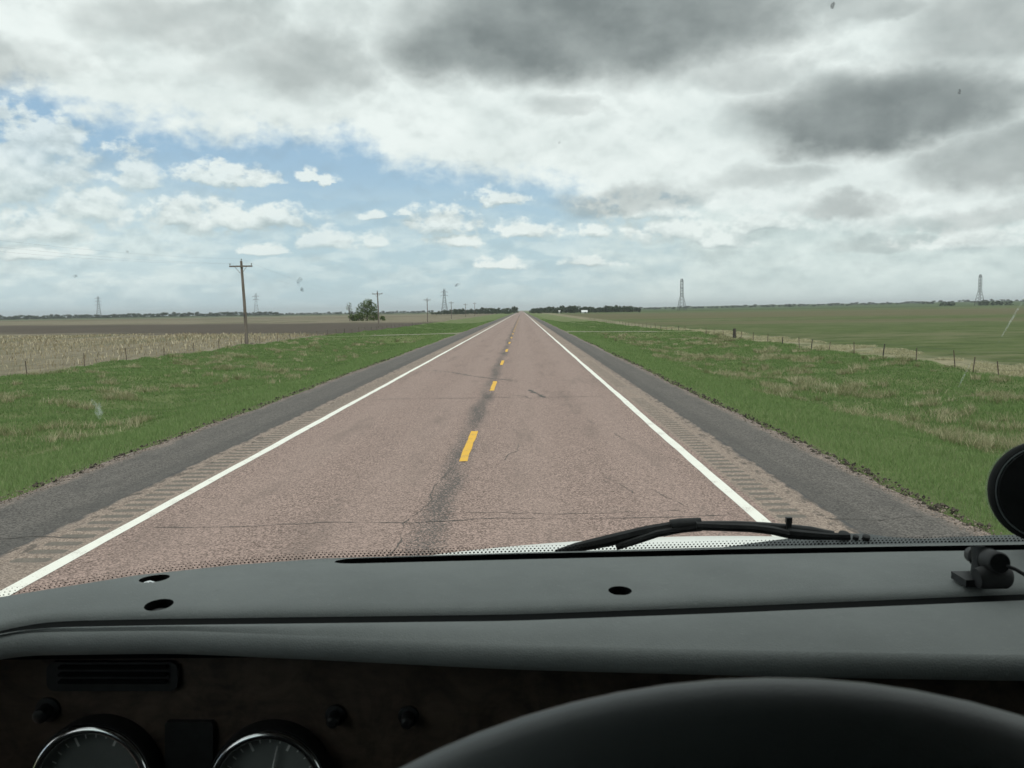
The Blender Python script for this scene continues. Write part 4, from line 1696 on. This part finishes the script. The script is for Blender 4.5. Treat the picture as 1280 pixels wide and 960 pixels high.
cw = []
for (px, top) in [(860, 691), (900, 684.5), (950, 677.5), (985, 673), (1010, 669), (1030, 667.2), (1060, 666.5), (1085, 667.5), (1110, 671), (1150, 673.5), (1200, 671), (1240, 669), (1290, 668), (1400, 668)]:
    p0 = at_y(px, top, 1.10)
    cw.append([p0 + Vector((0, .10, -.06)), p0, p0 + Vector((0, -.018, -.0035)), p0 + Vector((0, -.10, -.028)), p0 + Vector((0, -.11, -.06))])
cowl = MB().loft(cw).build('cowl', MAT['cowl'], truck, True)
MB().loft([[(CX + x_, back(x_) + .02, CZ + DZ - .03), (CX + x_, 1.27, 1.80)] for x_ in np.linspace(-.58, 1.8, 30)]).build('cowl_panel', MAT['black_plastic'], truck)


def on_cowl(px, py): return at_y(px, py, 1.075)


WY = 1.062


def wp(px, py, dy=0.0): return at_y(px, py, WY + dy)


wiper = MB().tube([wp(828, 665), wp(850, 659.5), wp(880, 657), (wp(920, 657)), wp(955, 658.5), wp(985, 661.5), wp(1012, 665), wp(1030, 667.5), wp(1042, 668)], [0.0063, 0.0063, 0.0060, 0.0060, 0.0060, 0.0066, 0.0075, 0.0063, 0.0046], 10).build('wiper', MAT['black_plastic'], truck, True)
MB().tube([wp(694, 690.5, -.008), wp(720, 684.5, -.008), wp(760, 676, -.006), wp(808, 664, -.004), wp(838, 658, -.004), wp(868, 654)], [0.0032, 0.0063, 0.0078, 0.0071, 0.0060, 0.0046], 8).build('wiper_blade', MAT['rubber'], wiper, True)
MB().tube([wp(770, 684, -.012), wp(795, 676, -.012), wp(822, 667, -.012), wp(850, 662, -.01), wp(872, 659.5, -.01)], [0.0043, 0.0048, 0.0048, 0.0048, 0.0046], 8).build('wiper_rubber', MAT['rubber'], wiper, True)
MB().tube([wp(838, 658, -.004), wp(850, 657, -.004), wp(876, 655.5, -.004)], [0.0089, 0.0094, 0.0089], 12).build('hose_sleeve', MAT['rubber'], wiper, True)
MB().tube([wp(870, 657.5, -.012), wp(900, 658.5, -.012), wp(940, 660, -.012), wp(965, 663, -.012), wp(985, 667.5, -.012)], [.0056] * 5, 8).build('washer_hose', MAT['rubber'], wiper, True)
mb = MB()
mb.tube([wp(986, 649.5, -.006), wp(986, 668, -.006)], [0.0039, 0.0039], 8)
mb.box(wp(986, 650, -.006), (.0036, .003, .0035))
mb.build('hose_clip', MAT['black_plastic'], wiper, True)
MB().tube([wp(985, 667, -.01), wp(1010, 669, -.014), wp(1035, 670.5, -.02), wp(1062, 671, -.022)], [0.0069, 0.0060, 0.0048, 0.0046], 8).build('wiper_linkage', MAT['black_plastic'], wiper, True)
for (px, py, r) in ((1026, 663.5, .0048), (1055, 665.5, .0068), (1070, 669, .0038), (1083, 669, .0048)):
    p = at_y(px, py + 1.5, 1.082)
    MB().lathe(p, (0, -.35, 1), [(r, -.006), (r, .0006), (r * .8, .0010)], 16).build('bolt', MAT['black_plastic'], cowl, True)

# cab shell: roof, header, pillars, doors, rear wall, floor
XL, XR = CX - .62, CX + 1.86
MB().box((TX, -.28, CZ + GT + .05), (1.25, .92, .03)).build('roof', MAT['cab'], truck)
MB().box((TX, -1.2, CZ - .55), (1.25, .03, .95)).build('rear_wall', MAT['cab'], truck)
MB().box((TX, -.2, CZ - 1.45), (1.25, 1.2, .03)).build('cab_floor', MAT['cab'], truck)
MB().box((TX, 1.02, CZ - .95), (1.2, .02, .55)).build('firewall', MAT['cab'], truck)
for s, X0 in ((-1, XL), (1, XR)):
    d_ = MB().box((X0, -.30, CZ - .85), (.03, .95, .58)).build('door', MAT['cab'], truck)
    MB().box((X0, -.02, CZ + .06), (.004, .36, .325)).build('side_window', MAT['glass'], d_)
    MB().box((X0, -.80, CZ + .06), (.03, .42, .335)).build('rear_pillar', MAT['cab'], truck)
    MB().tube([(X0, .66, CZ - .30), (X0 + s * -.0, .31, CZ + GT + .03)], [.035, .03], 8).build('windshield_pillar', MAT['cab'], truck, True)
for xr in (.12, 1.12):                           # unseen seats behind the eye, added to shade the dash front
    st = MB().box((CX + xr, -.50, CZ - .18), (.26, .09, .52), Matrix.Rotation(-.15, 3, 'X')).box((CX + xr, -.22, CZ - .72), (.27, .27, .09)).build('unseen_seat', MAT['cab'], truck)
for s in (-1, 1):
    wl = MB().lathe((TX + s * 1.02, 2.35, .52), (1, 0, 0), [(.28, -.14), (.46, -.14), (.52, -.10), (.52, .10), (.46, .14), (.28, .14)], 36).build('tyre', MAT['rubber'], truck, True)
    MB().lathe((TX + s * 1.02, 2.35, .52), (1, 0, 0), [(.05, -.06), (.279, -.10), (.279, .10), (.05, .06)], 28).build('wheel_rim', MAT['steel'], wl, True)
MB().box((TX, 1.9, .62), (.45, 1.3, .12)).build('chassis', MAT['black_plastic'], truck)

# ------------------------------------------------------------------ things stuck on or standing on the dash
# suction mount on the glass
c = on_glass(1299, 613)
cup = thing('suction_mount', 'round black suction mount stuck to the windshield glass', 'phone mount', tuple(c))
ax = Vector((-.22, -1, .10)).normalized()
r0 = 53.5 / F * (c - Vector((CX, 0, CZ))).length
MB().lathe(c, ax, [(r0 * .98, .006), (r0 * 1.0, .011), (r0 * .985, .018), (r0 * .93, .021), (r0 * .90, .0195), (r0 * .88, .0195), (r0 * .86, .024), (r0 * .5, .026), (.002, .027)], 64).build('cup_body', MAT['matt_black'], cup, True)
MB().lathe(c, ax, [(r0 * .895 + .0012 * math.cos(a), .0205 + .0012 * math.sin(a)) for a in np.linspace(0, math.pi, 6)], 64, close=False).build('ring', MAT['cowl'], cup, True)
MB().lathe(c, ax, [(r0 * .9, .001), (r0 * .99, .0012), (r0 * 1.0, .004), (r0 * .9, .0045)], 64, close=False).build('clear_skirt', MAT['clear_rim'], cup, True)
MB().tube([c + ax * .028, c + ax * .06 + Vector((.03, 0, -.01)), c + ax * .08 + Vector((.09, 0, -.02))], [.016, .014, .012], 14).build('mount_arm', MAT['black_plastic'], cup, True)

# swivel mount with a knob and cable on the dash edge
def dp(px, py, d): return at_y(px, py, d)


mb_p = dp(1216, 731, .795)
base_z = CZ + DZ + .0035
mt = thing('dash_mount', 'small black swivel mount with a round knob on the dashboard', 'mount', (mb_p.x, mb_p.y, base_z))
o1 = dp(1211, 729, .80)
MB().box((o1.x + .004, o1.y + .004, base_z + .003), (.012, .014, .0035)).build('base_plate', MAT['black_plastic'], mt)
o2 = dp(1240, 735, .785)
MB().tube([(o2.x - .0145, o2.y, base_z + .010), (o2.x - .010, o2.y, base_z + .0105), (o2.x + .012, o2.y, base_z + .0105), (o2.x + .015, o2.y, base_z + .010)], [.009, .0105, .0105, .009], 20).build('clamp_block', MAT['rubber'], mt, True)
s0 = dp(1224, 722, .805)
MB().tube([(s0.x, s0.y, base_z + .002), (s0.x + .002, s0.y, base_z + .020), (s0.x + .004, s0.y + .004, base_z + .032)], [.0085, .0085, .010], 14).build('stem', MAT['black_plastic'], mt, True)
k1, k0 = dp(1250, 704, .775), dp(1215, 693, .835)
dk = (k1 - k0).normalized()
MB().tube([k0 - dk * .006, k0, k0 + dk * .018, k0 + dk * .020, k0 + dk * .026, k1 - dk * .016, k1 - dk * .002, k1], [.004, .0078, .0085, .0095, .0102, .0102, .0102, .009], 26).build('knob', MAT['rubber'], mt, True)
for q in (.30, .62):
    kk = k0.lerp(k1, q)
    MB().tube([kk - dk * .0012, kk, kk + dk * .0012], [.0098, .0112, .0098], 26).build('knob_ring', MAT['black_plastic'], mt, True)
MB().lathe(k1, dk, [(.0085, 0), (.0085, .0006), (.006, .0002), (.002, .0004)], 24).build('knob_face', MAT['matt_black'], mt, True)
c0 = dp(1258, 707, .775)
MB().tube([c0, dp(1270, 712, .77), dp(1290, 724, .765), dp(1330, 748, .75)], .0018, 8).build('cable', MAT['black_plastic'], mt, True)

# ------------------------------------------------------------------ thin air haze over the plain
hm = bpy.data.materials.new('air_haze')
hm.use_nodes = True
ht = hm.node_tree
ht.nodes.clear()
ho = ht.nodes.new('ShaderNodeOutputMaterial')
hv = ht.nodes.new('ShaderNodeVolumePrincipled')
hv.inputs['Color'].default_value = (.90, .95, 1.0, 1)
hv.inputs['Density'].default_value = 1.1e-4
hv.inputs['Anisotropy'].default_value = .2
ht.links.new(hv.outputs[0], ho.inputs['Volume'])
tag(MB().box((0, 6500, 38), (13000, 8200, 42)).build('haze', hm), kind='stuff')
